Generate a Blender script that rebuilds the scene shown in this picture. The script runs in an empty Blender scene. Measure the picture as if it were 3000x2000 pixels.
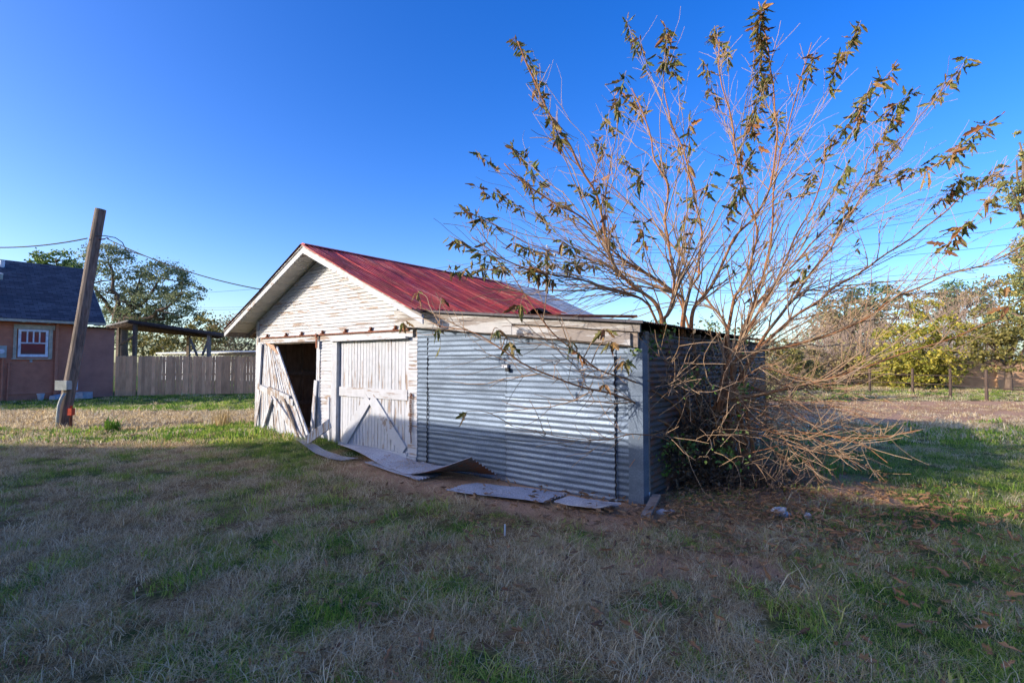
import bpy, math, random
from mathutils import Vector, Matrix, noise, Euler
rnd = random.Random(7)
R = math.radians
sc = bpy.context.scene
col = sc.collection

# ------------------------------------------------------------------ camera, sky, sun, exposure
CAM_H, FPX, PITCH = 1.7, 1480.0, R(2.3)
cam = bpy.data.cameras.new('camera'); cam_o = bpy.data.objects.new('camera', cam); col.objects.link(cam_o)
cam.sensor_width = 36.0; cam.lens = 36.0 * FPX / 3000.0; cam.clip_end = 3000; cam.clip_start = 0.05
cam_o.location = (0, 0, CAM_H); cam_o.rotation_euler = (R(90) + PITCH, 0, 0)
sc.camera = cam_o

SUN_AZ, SUN_EL = R(20), R(17.5)          # sun stands behind the left shoulder, low
SUN = Vector((-math.cos(SUN_AZ) * math.cos(SUN_EL), -math.sin(SUN_AZ) * math.cos(SUN_EL), math.sin(SUN_EL)))
w = bpy.data.worlds.new('World'); sc.world = w; w.use_nodes = True
nt = w.node_tree; nt.nodes.clear()
sky = nt.nodes.new('ShaderNodeTexSky'); sky.sky_type = 'NISHITA'; sky.sun_disc = False
sky.sun_elevation = SUN_EL; sky.sun_rotation = math.atan2(SUN.x, SUN.y)
sky.air_density = 1.0; sky.dust_density = 3.6; sky.ozone_density = 2.7; sky.altitude = 1000
hs = nt.nodes.new('ShaderNodeHueSaturation'); hs.inputs['Saturation'].default_value = 1.38; hs.inputs['Hue'].default_value = 0.520
bg = nt.nodes.new('ShaderNodeBackground'); bg.inputs['Strength'].default_value = 0.15
wo = nt.nodes.new('ShaderNodeOutputWorld')
nt.links.new(sky.outputs[0], hs.inputs['Color']); nt.links.new(hs.outputs[0], bg.inputs['Color']); nt.links.new(bg.outputs[0], wo.inputs[0])
sl = bpy.data.lights.new('sun', 'SUN'); sl.energy = 2.4; sl.angle = R(0.5); sl.color = (1.0, 0.90, 0.79)
so = bpy.data.objects.new('sun', sl); col.objects.link(so)
so.rotation_euler = (-SUN).to_track_quat('-Z', 'Y').to_euler()
sc.view_settings.view_transform = 'Standard'; sc.view_settings.look = 'None'
sc.view_settings.exposure = 1.26; sc.view_settings.gamma = 1.0; sc.view_settings.use_curve_mapping = False

# ------------------------------------------------------------------ coordinates
cp, sp = math.cos(PITCH), math.sin(PITCH)
def at(x, y, Y):
    """a point seen at (x, y) of the 3000x2000 photo, Y metres away"""
    a = (x - 1500) / FPX; b = -(y - 1000) / FPX
    d = Vector((a, cp - b * sp, sp + b * cp)); t = Y / d.y
    return Vector((0, 0, CAM_H)) + d * t
def gpt(x, y, z=0.0):
    a = (x - 1500) / FPX; b = -(y - 1000) / FPX
    d = Vector((a, cp - b * sp, sp + b * cp)); t = (z - CAM_H) / d.z
    return Vector((0, 0, CAM_H)) + d * t
TH = R(38)
P0 = Vector((1.585, 6.104, 0))                       # near corner of the lean-to
AU = Vector((math.cos(TH), -math.sin(TH), 0)); AB = Vector((math.sin(TH), math.cos(TH), 0))
def loc(p): q = Vector(p) - P0; return Vector((q.dot(AU), q.dot(AB), q.z))
def wld(u, b, z): return P0 + AU * u + AB * b + Vector((0, 0, z))
def sstep(a, b, x): t = min(1, max(0, (x - a) / (b - a))); return t * t * (3 - 2 * t)
def gz(x, y):
    """height of the ground"""
    q = loc((x, y, 0)); d = -q.y
    h = 0.17 * sstep(-4.5, -7.0, q.x) * sstep(-12.5, -10.5, q.x) * math.exp(-(d / 1.3) ** 2)
    r = math.hypot(x, y)
    if r < 45: h += 0.035 * noise.noise(Vector((x * .45, y * .45, 3.1))) * sstep(45, 25, r)
    return h

# ------------------------------------------------------------------ mesh builder
class MB:
    def __init__(s): s.v = []; s.f = []
    def quad(s, a, b, c, d):
        n = len(s.v); s.v += [tuple(a), tuple(b), tuple(c), tuple(d)]; s.f.append((n, n + 1, n + 2, n + 3))
    def poly(s, ps):
        n = len(s.v); s.v += [tuple(p) for p in ps]; s.f.append(tuple(range(n, n + len(ps))))
    def hexa(s, p):
        """8 corners: bottom ring 0-3, top ring 4-7"""
        n = len(s.v); s.v += [tuple(q) for q in p]
        for f in ((3, 2, 1, 0), (4, 5, 6, 7), (0, 1, 5, 4), (1, 2, 6, 5), (2, 3, 7, 6), (3, 0, 4, 7)):
            s.f.append(tuple(n + i for i in f))
    def box(s, x0, x1, y0, y1, z0, z1):
        s.hexa([(x0, y0, z0), (x1, y0, z0), (x1, y1, z0), (x0, y1, z0), (x0, y0, z1), (x1, y0, z1), (x1, y1, z1), (x0, y1, z1)])
    def beam(s, a, b, wd, th, up=(0, 0, 1)):
        """bar from a to b, wd across the (axis x up) side, th along up"""
        a = Vector(a); b = Vector(b); ax = (b - a).normalized(); up = Vector(up)
        sd = ax.cross(up)
        if sd.length < 1e-4: sd = ax.cross(Vector((1, 0, 0)))
        sd.normalize(); up = sd.cross(ax).normalized()
        o = [(-1, -1), (1, -1), (1, 1), (-1, 1)]
        s.hexa([a + sd * i * wd / 2 + up * j * th / 2 for i, j in o] + [b + sd * i * wd / 2 + up * j * th / 2 for i, j in o])
    def tube(s, pts, rad, n=6, cap=True):
        pts = [Vector(p) for p in pts]; base = len(s.v); m = len(pts); pv = None
        for i, p in enumerate(pts):
            t = (pts[min(i + 1, m - 1)] - pts[max(i - 1, 0)])
            if t.length < 1e-9: t = Vector((0, 0, 1))
            t.normalize()
            if pv is None:
                pv = t.cross(Vector((0.31, 0.87, 0.37)))
                if pv.length < 1e-3: pv = t.cross(Vector((1, 0, 0)))
            pv = (pv - t * pv.dot(t)).normalized(); q = t.cross(pv)
            r = rad[i] if hasattr(rad, '__len__') else rad
            for k in range(n):
                a = 2 * math.pi * k / n
                s.v.append(tuple(p + pv * (r * math.cos(a)) + q * (r * math.sin(a))))
        for i in range(m - 1):
            for k in range(n):
                a = base + i * n + k; b = base + i * n + (k + 1) % n
                s.f.append((a, b, b + n, a + n))
        if cap:
            s.f.append(tuple(base + k for k in reversed(range(n))))
            s.f.append(tuple(base + (m - 1) * n + k for k in range(n)))
    def grid(s, fn, nu, nv):
        base = len(s.v)
        for j in range(nv + 1):
            for i in range(nu + 1): s.v.append(tuple(fn(i / nu, j / nv)))
        for j in range(nv):
            for i in range(nu):
                a = base + j * (nu + 1) + i
                s.f.append((a, a + 1, a + nu + 2, a + nu + 1))
    def mesh(s, name, mat, smooth=False):
        m = bpy.data.meshes.new(name); m.from_pydata(s.v, [], s.f)
        if mat: m.materials.append(mat)
        if smooth: m.polygons.foreach_set('use_smooth', [True] * len(m.polygons))
        m.update(); return m
    def build(s, name, mat, parent=None, smooth=False, **kw):
        return link(name, s.mesh(name, mat, smooth), parent, **kw)
def link(name, me, parent=None, label=None, cat=None, group=None, kind=None):
    o = bpy.data.objects.new(name, me); col.objects.link(o)
    if parent is not None: o.parent = parent
    tag(o, label, cat, group, kind); return o
def tag(o, label=None, cat=None, group=None, kind=None):
    if label: o['label'] = label
    if cat: o['category'] = cat
    if group: o['group'] = group
    if kind: o['kind'] = kind
    return o
def thing(name, label, cat, at_=(0, 0, 0), rz=0, group=None):
    o = bpy.data.objects.new(name, None); col.objects.link(o); o.empty_display_size = .2
    o.location = at_; o.rotation_euler = (0, 0, rz); return tag(o, label, cat, group)

# ------------------------------------------------------------------ materials
def lin(r, g, b):
    f = lambda c: (c / 255 / 12.92) if c / 255 <= .04045 else ((c / 255 + .055) / 1.055) ** 2.4
    return (f(r), f(g), f(b), 1)
class Mat:
    def __init__(s, name, rough=.8, metal=0.0, spec=.3):
        s.m = bpy.data.materials.new(name); s.m.use_nodes = True; s.t = s.m.node_tree
        s.b = s.t.nodes['Principled BSDF']; s.b.inputs['Roughness'].default_value = rough
        s.b.inputs['Metallic'].default_value = metal; s.b.inputs['Specular IOR Level'].default_value = spec
        s.tc = s.t.nodes.new('ShaderNodeTexCoord'); s.oi = None
    def n(s, t): return s.t.nodes.new(t)
    def l(s, a, b): s.t.links.new(a, b)
    def rnd(s):
        if not s.oi: s.oi = s.n('ShaderNodeObjectInfo')
        return s.oi.outputs['Random']
    def co(s, scale=(1, 1, 1), shift=False, rot=(0, 0, 0)):
        mp = s.n('ShaderNodeMapping'); s.l(s.tc.outputs['Object'], mp.inputs['Vector'])
        mp.inputs['Scale'].default_value = scale; mp.inputs['Rotation'].default_value = rot
        if shift:
            c = s.n('ShaderNodeMath'); c.operation = 'MULTIPLY'; c.inputs[1].default_value = 37.0; s.l(s.rnd(), c.inputs[0])
            cx = s.n('ShaderNodeCombineXYZ'); [s.l(c.outputs[0], cx.inputs[i]) for i in range(3)]
            s.l(cx.outputs[0], mp.inputs['Location'])
        return mp.outputs[0]
    def noise(s, scale=5, detail=4, vec=None, rough=.6, dist=0):
        n = s.n('ShaderNodeTexNoise'); n.inputs['Scale'].default_value = scale; n.inputs['Detail'].default_value = detail
        n.inputs['Roughness'].default_value = rough; n.inputs['Distortion'].default_value = dist
        s.l(vec if vec is not None else s.tc.outputs['Object'], n.inputs['Vector']); return n.outputs['Fac']
    def ramp(s, fac, stops, interp='LINEAR'):
        r = s.n('ShaderNodeValToRGB'); r.color_ramp.interpolation = interp; e = r.color_ramp.elements
        while len(e) < len(stops): e.new(.5)
        for i, (p, c) in enumerate(stops):
            e[i].position = p; e[i].color = c if len(c) == 4 else (*c, 1)
        s.l(fac, r.inputs[0]); return r.outputs[0]
    def mask(s, fac, lo, hi): return s.ramp(fac, [(lo, (0, 0, 0, 1)), (hi, (1, 1, 1, 1))])
    def mix(s, fac, a, b, mode='MIX'):
        m = s.n('ShaderNodeMix'); m.data_type = 'RGBA'; m.blend_type = mode
        for sock, v in ((m.inputs[0], fac), (m.inputs[6], a), (m.inputs[7], b)):
            if isinstance(v, (int, float)): sock.default_value = v
            elif isinstance(v, tuple): sock.default_value = v if len(v) == 4 else (*v, 1)
            else: s.l(v, sock)
        return m.outputs[2]
    def math(s, op, a, b):
        m = s.n('ShaderNodeMath'); m.operation = op
        for i, v in enumerate((a, b)):
            if isinstance(v, (int, float)): m.inputs[i].default_value = v
            else: s.l(v, m.inputs[i])
        return m.outputs[0]
    def color(s, c):
        if isinstance(c, tuple): s.b.inputs['Base Color'].default_value = c if len(c) == 4 else (*c, 1)
        else: s.l(c, s.b.inputs['Base Color'])
        return s
    def rough(s, r): s.l(r, s.b.inputs['Roughness']); return s
    def bump(s, h, strength=.3, dist=.01):
        b = s.n('ShaderNodeBump'); b.inputs['Strength'].default_value = strength; b.inputs['Distance'].default_value = dist
        s.l(h, b.inputs['Height']); s.l(b.outputs[0], s.b.inputs['Normal']); return s
    def vary(s, c, amt=.3):
        """brightness differs from piece to piece"""
        h = s.n('ShaderNodeHueSaturation'); v = s.math('MULTIPLY_ADD', s.rnd(), amt)
        v.node.inputs[2].default_value = 1 - amt / 2
        s.l(v, h.inputs['Value']); s.l(c, h.inputs['Color']); return h.outputs[0]
    def translucent(s, c, fac):
        t = s.n('ShaderNodeBsdfTranslucent'); mx = s.n('ShaderNodeMixShader'); mx.inputs[0].default_value = fac
        if isinstance(c, tuple): t.inputs[0].default_value = c
        else: s.l(c, t.inputs[0])
        o = s.t.nodes['Material Output']; s.l(s.b.outputs[0], mx.inputs[1]); s.l(t.outputs[0], mx.inputs[2]); s.l(mx.outputs[0], o.inputs[0])
        return s

def peeling(name, stretch, amount, wood1=(120, 104, 94), wood2=(160, 143, 128), paint=(184, 186, 190)):
    """old white paint flaking off grey wood, flakes drawn out along the board"""
    m = Mat(name, .75)
    v = m.co(stretch, True)
    grain = m.noise(3, 5, m.co(tuple(x * 4 for x in stretch), True))
    wood = m.mix(m.mask(grain, .3, .7), lin(*wood1), lin(*wood2))
    patch = m.noise(1.0, 7, v, .68)
    big = m.noise(.9, 2, m.co((1, 1, 1), True))
    f = m.math('ADD', patch, m.math('MULTIPLY', m.math('SUBTRACT', big, .5), .35))
    k = m.mask(f, amount - .025, amount + .02)
    pt = m.mix(m.mask(m.noise(9, 4), .35, .75), lin(*paint), lin(*[int(c * .92) for c in paint]))
    pt = m.mix(m.mask(m.noise(2.2, 6, v), .56, .8), pt, lin(166, 156, 148))
    c = m.mix(k, pt, wood)
    m.color(m.vary(c, .12))
    m.bump(m.math('ADD', m.math('MULTIPLY', grain, .25), m.math('MULTIPLY', k, -.8)), .5, .004)
    return m.m
PAINT_U = peeling('peeling_white_siding', (1.6, 8, 16), .585, (136, 116, 102), (160, 144, 130), (186, 187, 190))
PAINT_V = peeling('peeling_white_planks', (15, 8, 1.3), .60)
PAINT_VB = peeling('weathered_white_planks', (15, 8, 1.3), .545)
PAINT_B = peeling('peeling_white_trim', (3, 3, 3), .625)
PAINT_S = peeling('soffit_paint', (8, 1.5, 8), .64, paint=(206, 200, 192))
PAINT_F = peeling('fascia_grey_board', (1.2, 8, 20), .50, (112, 102, 94), (152, 142, 134), (178, 175, 172))

def wood(name, a, b, stretch, rough=.85, var=.3):
    m = Mat(name, rough)
    g = m.noise(2, 6, m.co(stretch, True), .65)
    g2 = m.noise(1.3, 3, m.co((1, 1, 1), True))
    c = m.mix(m.mask(g, .3, .72), lin(*a), lin(*b)); c = m.mix(m.math('MULTIPLY', m.mask(g2, .45, .75), .4), c, lin(*[int(x * .6) for x in a]))
    m.color(m.vary(c, var)); m.bump(g, .4, .004); return m.m
WOOD_GREY = wood('weathered_grey_wood', (96, 84, 76), (164, 148, 134), (3, 14, 14))
WOOD_IN = wood('interior_wood', (128, 104, 88), (176, 150, 128), (6, 6, 2))
WOOD_DARK = wood('dark_brown_wood', (62, 50, 44), (98, 82, 72), (6, 6, 2))
WOOD_RAW = wood('raw_broken_wood', (150, 105, 80), (196, 165, 140), (4, 14, 14))
FENCE = wood('cedar_fence_board', (206, 148, 108), (234, 186, 144), (22, 22, 1.4), var=.5)
POLE = wood('utility_pole_wood', (70, 62, 56), (136, 122, 112), (14, 14, .9))

def galv(name, a=(116, 130, 148), b=(98, 112, 128), r0=.58, rust=0.0, metal=.45):
    m = Mat(name, .4, metal, .5)
    sp_ = m.n('ShaderNodeTexVoronoi'); sp_.inputs['Scale'].default_value = 55; m.l(m.tc.outputs['Object'], sp_.inputs['Vector'])
    c = m.mix(m.mask(sp_.outputs['Distance'], .1, .7), lin(*a), lin(*b))
    st = m.noise(1.5, 5, m.co((1.2, 1.2, 4), True))
    c = m.mix(m.math('MULTIPLY', m.mask(st, .42, .75), .55), c, lin(*[int(x * .72) for x in b]))
    if rust:
        k = m.mask(m.noise(4, 6, m.co((1, 1, 1), True), .7), .62 - rust, .72 - rust)
        c = m.mix(k, c, lin(112, 74, 56)); met = m.math('MULTIPLY', m.math('SUBTRACT', 1.0, k), metal); m.l(met, m.b.inputs['Metallic'])
    m.color(m.vary(c, .32))
    rr = m.math('MULTIPLY_ADD', st, .25); rr.node.inputs[2].default_value = r0 - .08; m.rough(rr)
    m.bump(m.noise(7, 3), .12, .01); return m.m
GALV = galv('galvanised_sheet')
GALV_NEW = galv('bright_galvanised_sheet', (132, 146, 164), (112, 126, 144), .5, 0, .55)
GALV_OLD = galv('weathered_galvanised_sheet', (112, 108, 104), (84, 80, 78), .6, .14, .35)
GALV_ROOF = galv('silver_roof_sheet', (186, 192, 196), (160, 166, 170), .5, 0, .4)
GALV_FLOOR = galv('dusty_galvanised_sheet', (172, 174, 180), (142, 144, 152), .5, .02, .45)
def dusty(m_, amt=.5):
    t = m_.node_tree; b = t.nodes['Principled BSDF']; l = b.inputs['Base Color'].links[0].from_socket
    tc = t.nodes.new('ShaderNodeTexCoord'); n = t.nodes.new('ShaderNodeTexNoise'); n.inputs['Scale'].default_value = 2.6; n.inputs['Detail'].default_value = 7; n.inputs['Roughness'].default_value = .72
    t.links.new(tc.outputs['Object'], n.inputs['Vector'])
    r = t.nodes.new('ShaderNodeValToRGB'); r.color_ramp.elements[0].position = amt; r.color_ramp.elements[1].position = amt + .12; t.links.new(n.outputs['Fac'], r.inputs[0])
    x = t.nodes.new('ShaderNodeMix'); x.data_type = 'RGBA'; t.links.new(r.outputs[0], x.inputs[0]); t.links.new(l, x.inputs[6]); x.inputs[7].default_value = lin(120, 96, 80); t.links.new(x.outputs[2], b.inputs['Base Color'])
dusty(GALV_FLOOR, .58)
def red_roof():
    m = Mat('red_painted_roof_sheet', .5, .0, .45)
    st = m.noise(1.2, 6, m.co((.7, 9, .7), True), .7); pt = m.noise(2.4, 6, m.co((1, 1, 1), True), .7)
    c = m.ramp(st, [(.30, lin(84, 26, 26)), (.44, lin(168, 52, 42)), (.58, lin(198, 92, 72)), (.64, lin(212, 132, 108)), (.72, lin(140, 50, 46))])
    c = m.mix(m.math('MULTIPLY', m.mask(pt, .5, .72), .75), c, lin(128, 70, 54))
    m.color(m.vary(c, .6)); m.rough(m.mask(pt, .2, .8)); m.bump(m.noise(12, 3), .2, .006); return m.m
REDROOF = red_roof()
def flat(name, c, rough=.7, metal=0, c2=None, scale=6, bump=.15):
    m = Mat(name, rough, metal)
    n = m.noise(scale, 5); c2 = c2 or tuple(int(x * .8) for x in c)
    m.color(m.vary(m.mix(m.mask(n, .35, .7), lin(*c), lin(*c2)), .12)); m.bump(n, bump, .004); return m.m
RUST = flat('rusty_iron', (132, 84, 62), .85, .2, (86, 52, 42), 14)
BLACK = flat('black_cable', (22, 22, 26), .6)
GREYBOX = flat('grey_painted_box', (168, 174, 170), .5)
ORANGE = flat('orange_red_enamel', (196, 62, 34), .5)
WHITEP = flat('white_plastic', (206, 208, 212), .45)
LITTERW = flat('dirty_white_plastic', (168, 170, 176), .5, 0, (132, 130, 132), 12)
BRICKRED = flat('faded_red_paint', (202, 132, 104), .8, 0, (180, 114, 90), 3)
BRICKRED2 = flat('flat_red_panel', (186, 128, 108), .85, 0, (158, 106, 92), 1.2)
CREAM = flat('cream_trim_paint', (196, 184, 164), .75)
WINWHITE = flat('white_window_paint', (226, 228, 236), .55)
TAN = flat('tan_stucco', (206, 166, 128), .9, 0, (184, 142, 108), 2)
CONCRETE = flat('pale_concrete', (190, 188, 190), .85)
TAR = flat('black_tar_paper', (44, 42, 44), .9)
DARKMETAL = flat('dark_metal_roof', (92, 88, 92), .7, .3)
def shingle():
    m = Mat('slate_blue_shingles', .9)
    br = m.n('ShaderNodeTexBrick'); br.inputs['Scale'].default_value = 1.0
    br.inputs['Brick Width'].default_value = .32; br.inputs['Row Height'].default_value = .14; br.inputs['Mortar Size'].default_value = .008
    br.inputs['Color1'].default_value = lin(92, 92, 100); br.inputs['Color2'].default_value = lin(62, 62, 72); br.inputs['Mortar'].default_value = lin(36, 36, 42)
    m.l(m.co((1, 1.15, 1)), br.inputs['Vector'])
    c = m.mix(m.math('MULTIPLY', m.mask(m.noise(1.2, 5), .4, .7), .4), br.outputs['Color'], lin(66, 66, 74)); m.color(c)
    m.bump(br.outputs['Fac'], .5, .01); return m.m
SHINGLE = shingle()
def glass():
    m = Mat('window_pane', .08, 0, .7); m.color(lin(66, 58, 62)); return m.m
PANE = glass()
def bark(name, a, b, sc_=8):
    m = Mat(name, .85); n = m.noise(sc_, 5, m.co((2, 2, .6)))
    big = m.noise(1.1, 2)
    c = m.mix(m.mask(n, .35, .7), lin(*a), lin(*b)); m.color(m.mix(m.math('MULTIPLY', m.mask(big, .45, .7), .5), c, lin(*b))); m.bump(n, .4, .006); return m.m
BARK = bark('orange_brown_bark', (146, 92, 56), (150, 112, 80))
TWIG = bark('pale_twig_bark', (146, 112, 82), (160, 138, 112))
BARK_D = bark('dark_tree_bark', (88, 74, 64), (120, 102, 90), 4)
BARK_G = bark('grey_thicket_twigs', (124, 106, 96), (156, 138, 126), 4)
def leafm(name, stops, tr=.25, rough=.6, spread=1.0):
    m = Mat(name, rough, 0, .35)
    f = m.noise(.9, 3) if spread else m.rnd()
    g = m.n('ShaderNodeNewGeometry'); f = m.math('ADD', m.math('MULTIPLY', f, .45), m.math('MULTIPLY', g.outputs['Random Per Island'], .55))
    c = m.ramp(f, [(p, lin(*k)) for p, k in stops]); m.color(c); m.translucent(c, tr); return m.m
LEAF = leafm('withered_tree_leaf', [(.25, (92, 102, 48)), (.5, (126, 120, 60)), (.66, (148, 114, 66)), (.8, (118, 80, 54))], .3)
def leaf1():
    m = Mat('withered_single_leaf', .55, 0, .4)
    c = m.ramp(m.rnd(), [(.0, lin(86, 98, 46)), (.35, lin(124, 120, 60)), (.6, lin(152, 124, 70)), (.8, lin(160, 106, 62)), (1, lin(116, 76, 50))])
    c = m.mix(m.math('MULTIPLY', m.mask(m.noise(14, 4), .4, .7), .5), c, lin(104, 74, 46))
    m.color(c); m.translucent(c, .2); return m.m
LEAF1 = leaf1()
LITTER = leafm('fallen_brown_leaf', [(.25, (128, 94, 66)), (.5, (160, 124, 90)), (.75, (106, 78, 58))], .15, .8)
F_DARK = leafm('grey_green_foliage', [(.3, (96, 110, 84)), (.5, (124, 136, 98)), (.7, (150, 154, 112))], .4)
F_LITE = leafm('bright_green_foliage', [(.3, (84, 112, 62)), (.5, (112, 136, 72)), (.7, (136, 150, 84))])
F_YEL = leafm('yellow_autumn_foliage', [(.25, (112, 122, 52)), (.45, (158, 154, 62)), (.6, (190, 170, 70)), (.75, (136, 134, 64))], .3)
F_OLV = leafm('olive_foliage', [(.3, (92, 94, 52)), (.5, (124, 118, 62)), (.7, (144, 132, 74))])
F_BLU = leafm('blue_green_foliage', [(.3, (72, 102, 84)), (.5, (98, 126, 92)), (.7, (124, 142, 98))])
F_CED = leafm('cedar_foliage', [(.3, (110, 128, 92)), (.5, (146, 148, 92)), (.7, (170, 154, 88))])
F_BRN = leafm('brown_bush_foliage', [(.3, (138, 118, 92)), (.5, (164, 142, 108)), (.7, (150, 142, 90))], .35)
F_VINE = leafm('green_vine_leaf', [(.3, (66, 104, 44)), (.5, (104, 140, 60)), (.7, (142, 150, 84))])
F_DEAD = leafm('dead_vine_leaf', [(.3, (54, 46, 38)), (.5, (80, 66, 52)), (.7, (106, 90, 70))])
#PART2
# ------------------------------------------------------------------ ground
def fbm(x, y, s, o=0.0): return noise.fractal(Vector((x * s + o, y * s - o, o * .7)), 1.0, 2.0, 4)
def cover(x, y):
    """(green 0..1, bare 0..1) of the lawn at a spot"""
    q = loc((x, y, 0)); d = -q.y; u = q.x
    n = fbm(x, y, .55, 4.2); n2 = fbm(x, y, 1.6, 9.7)
    g = .36 + .42 * n + .40 * n2 + .30 * fbm(x, y, 4.0, 2.2)
    g += .34 * sstep(1.5, 4.0, x) * sstep(9, 6, y)
    bare = .04 + .22 * max(0, n2)
    if x < -1 and y > 10.2:
        g = max(g, .55 * sstep(10.3, 11.2, y) * sstep(13.6, 12.6, y) + .3 * n2)
        if y > 13: g = -.02 + .3 * n2
        if y > 17.8: g = .85 + .2 * n
    g += 1.1 * sstep(-5.6, -6.6, u) * sstep(1.7, .9, d) * sstep(-.2, 0.1, d) * sstep(-13, -11, u)
    if x > 3 and y > 5:
        k = sstep(3, 4.4, x)
        if y < 8.2: g = g * (1 - k) + k * (.88 + .35 * n2)
        elif y < 14.5: g = .62 + .5 * n - .5 * sstep(12, 14, y)
        else: g = .02 + .25 * n2; bare = max(bare, .8 + .3 * n2)
        if y > 22: g = .45 + .4 * n; bare = .1
    # trodden strip along the front of the sheds
    if -5.4 < u < .6 and -.4 < d < 2.2:
        k = sstep(-5.4, -4.4, u) * sstep(.6, .1, u) * sstep(1.7 + .4 * n, .9 + .4 * n, d)
        bare = max(bare, .92 * k); g *= 1 - .6 * k
    t = math.hypot(x - 3.7, y - 7.4)
    bare = max(bare, .75 * sstep(2.3, 1.2, t))
    if math.hypot((x - 1.55) / 1.0, (y - 4.35) / .5) < .75: bare = max(bare, .7); g *= .3
    if q.y > .1 and q.y < 7.4 and -9.8 < u < 0: bare = 1; g = 0
    return max(0, min(1, g)), max(0, min(1, bare))
def axis(lo, hi, st, far):
    a = [lo + i * st for i in range(int((hi - lo) / st) + 1)]; s_ = st
    while a[-1] < far: s_ *= 1.5; a.append(a[-1] + s_)
    s_ = st; pre = []
    x = lo
    while x > -far: s_ *= 1.5; x -= s_; pre.append(x)
    return pre[::-1] + a
gx, gy = axis(-20, 20, .3, 1200), axis(-6, 30, .3, 1200)
gm = MB(); gm.v = [(x, y, gz(x, y) - .02) for y in gy for x in gx]
nx = len(gx)
gm.f = [(j * nx + i, j * nx + i + 1, (j + 1) * nx + i + 1, (j + 1) * nx + i) for j in range(len(gy) - 1) for i in range(nx - 1)]
def ground_mat():
    m = Mat('lawn_soil', .95, 0, .1)
    a = m.n('ShaderNodeAttribute'); a.attribute_name = 'green'; b = m.n('ShaderNodeAttribute'); b.attribute_name = 'bare'
    f = m.noise(26, 6, None, .7); f2 = m.noise(3.1, 5); f3 = m.noise(90, 3)
    thatch = m.ramp(f, [(.3, lin(74, 58, 40)), (.5, lin(142, 114, 78)), (.72, lin(206, 174, 126))])
    grn = m.ramp(f, [(.3, lin(44, 62, 32)), (.55, lin(82, 102, 48)), (.75, lin(124, 128, 70))])
    soil = m.ramp(f3, [(.3, lin(142, 106, 80)), (.5, lin(206, 162, 128)), (.7, lin(228, 190, 154))])
    k = m.math('ADD', a.outputs['Fac'], m.math('MULTIPLY', m.math('SUBTRACT', f2, .5), .5))
    c = m.mix(m.mask(k, .35, .65), thatch, grn)
    c = m.mix(m.mask(m.math('ADD', b.outputs['Fac'], m.math('MULTIPLY', m.math('SUBTRACT', f2, .5), .5)), .35, .7), c, soil)
    m.color(c); m.bump(m.math('ADD', f, m.math('MULTIPLY', f3, .5)), .9, .05); return m.m
ground = gm.build('ground', ground_mat(), kind='structure', smooth=True)
cv = [cover(v[0], v[1]) if (abs(v[0]) < 60 and -10 < v[1] < 60) else (.5, .1) for v in gm.v]
for nm, k in (('green', 0), ('bare', 1)):
    at_ = ground.data.attributes.new(nm, 'FLOAT', 'POINT'); at_.data.foreach_set('value', [c[k] for c in cv])

# ------------------------------------------------------------------ garage (local axes: x along the front, y back, z up)
def plank(mb, cx0, cx1, y0, y1, z0, z1, j=.004):
    """upright board with slightly uneven ends"""
    a, b, c, d = (rnd.uniform(-j, j) for _ in range(4))
    mb.hexa([(cx0, y0, z0 + a), (cx1, y0, z0 + b), (cx1, y1, z0 + b), (cx0, y1, z0 + a), (cx0, y0, z1 + c), (cx1, y0, z1 + d), (cx1, y1, z1 + d), (cx0, y1, z1 + c)])
def one(name, mat, parent, fn, **kw):
    mb = MB(); fn(mb); return mb.build(name, mat, parent, **kw)
def boxo(name, mat, parent, *a, **kw): return one(name, mat, parent, lambda m: m.box(*a), **kw)
def corr(mb, P, su, sv, pitch=.075, amp=.009, nv=4, wob=.004, seed=0, spp=8, clip=None):
    """corrugated sheet: waves follow su, ridges run along sv; P(s, t, h) -> point"""
    nu = max(2, int(su / pitch * spp))
    def fn(i, j):
        s_ = i * su; t = j * sv
        h = amp * math.sin(2 * math.pi * s_ / pitch) + wob * noise.noise(Vector((s_ * 2.2, t * 1.4, seed)))
        return P(s_, t, h)
    mb.grid(fn, nu, nv)
WL, WR, UC = -9.75, -4.03, -6.89
RZ, SL = 4.04, .452                                    # ridge height, roof slope
roofz = lambda u: RZ - SL * abs(u - UC)
gar = thing('garage', 'old white clapboard garage with red metal gable roof and two barn doors', 'garage', P0, -TH)
# walls behind the boards
fw = MB()
fw.hexa([(WL, .0, 2.1), (WR, .0, 2.1), (WR, .03, 2.1), (WL, .03, 2.1), (WL, .0, 2.64), (WR, .0, 2.64), (WR, .03, 2.64), (WL, .03, 2.64)])
fw.hexa([(WL, .001, 2.64), (WR, .001, 2.64), (WR, .029, 2.64), (WL, .029, 2.64), (UC - .02, .001, 3.91), (UC + .02, .001, 3.91), (UC + .02, .029, 3.91), (UC - .02, .029, 3.91)])
fw.box(-7.06, -6.40, 0, .03, -.05, 2.1); fw.box(-4.27, WR, 0, .03, -.05, 2.1); fw.box(WL, WL + .14, 0, .03, -.05, 2.1)
fw.build('front_sheathing', WOOD_GREY, gar)
sw = MB(); sw.box(WL, WL + .03, .032, 7.3, -.05, 2.66); sw.build('side_wall', WOOD_IN, gar)
sw = MB(); sw.box(WR - .03, WR, .032, 7.3, -.05, 2.6); sw.build('side_wall', WOOD_IN, gar)
bw = MB(); bw.poly([(WL + .035, 7.3, -.05), (WR - .035, 7.3, -.05), (WR - .035, 7.3, 2.6), (UC, 7.3, 3.85), (WL + .035, 7.3, 2.6)]); bw.build('back_wall', WOOD_IN, gar)
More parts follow.
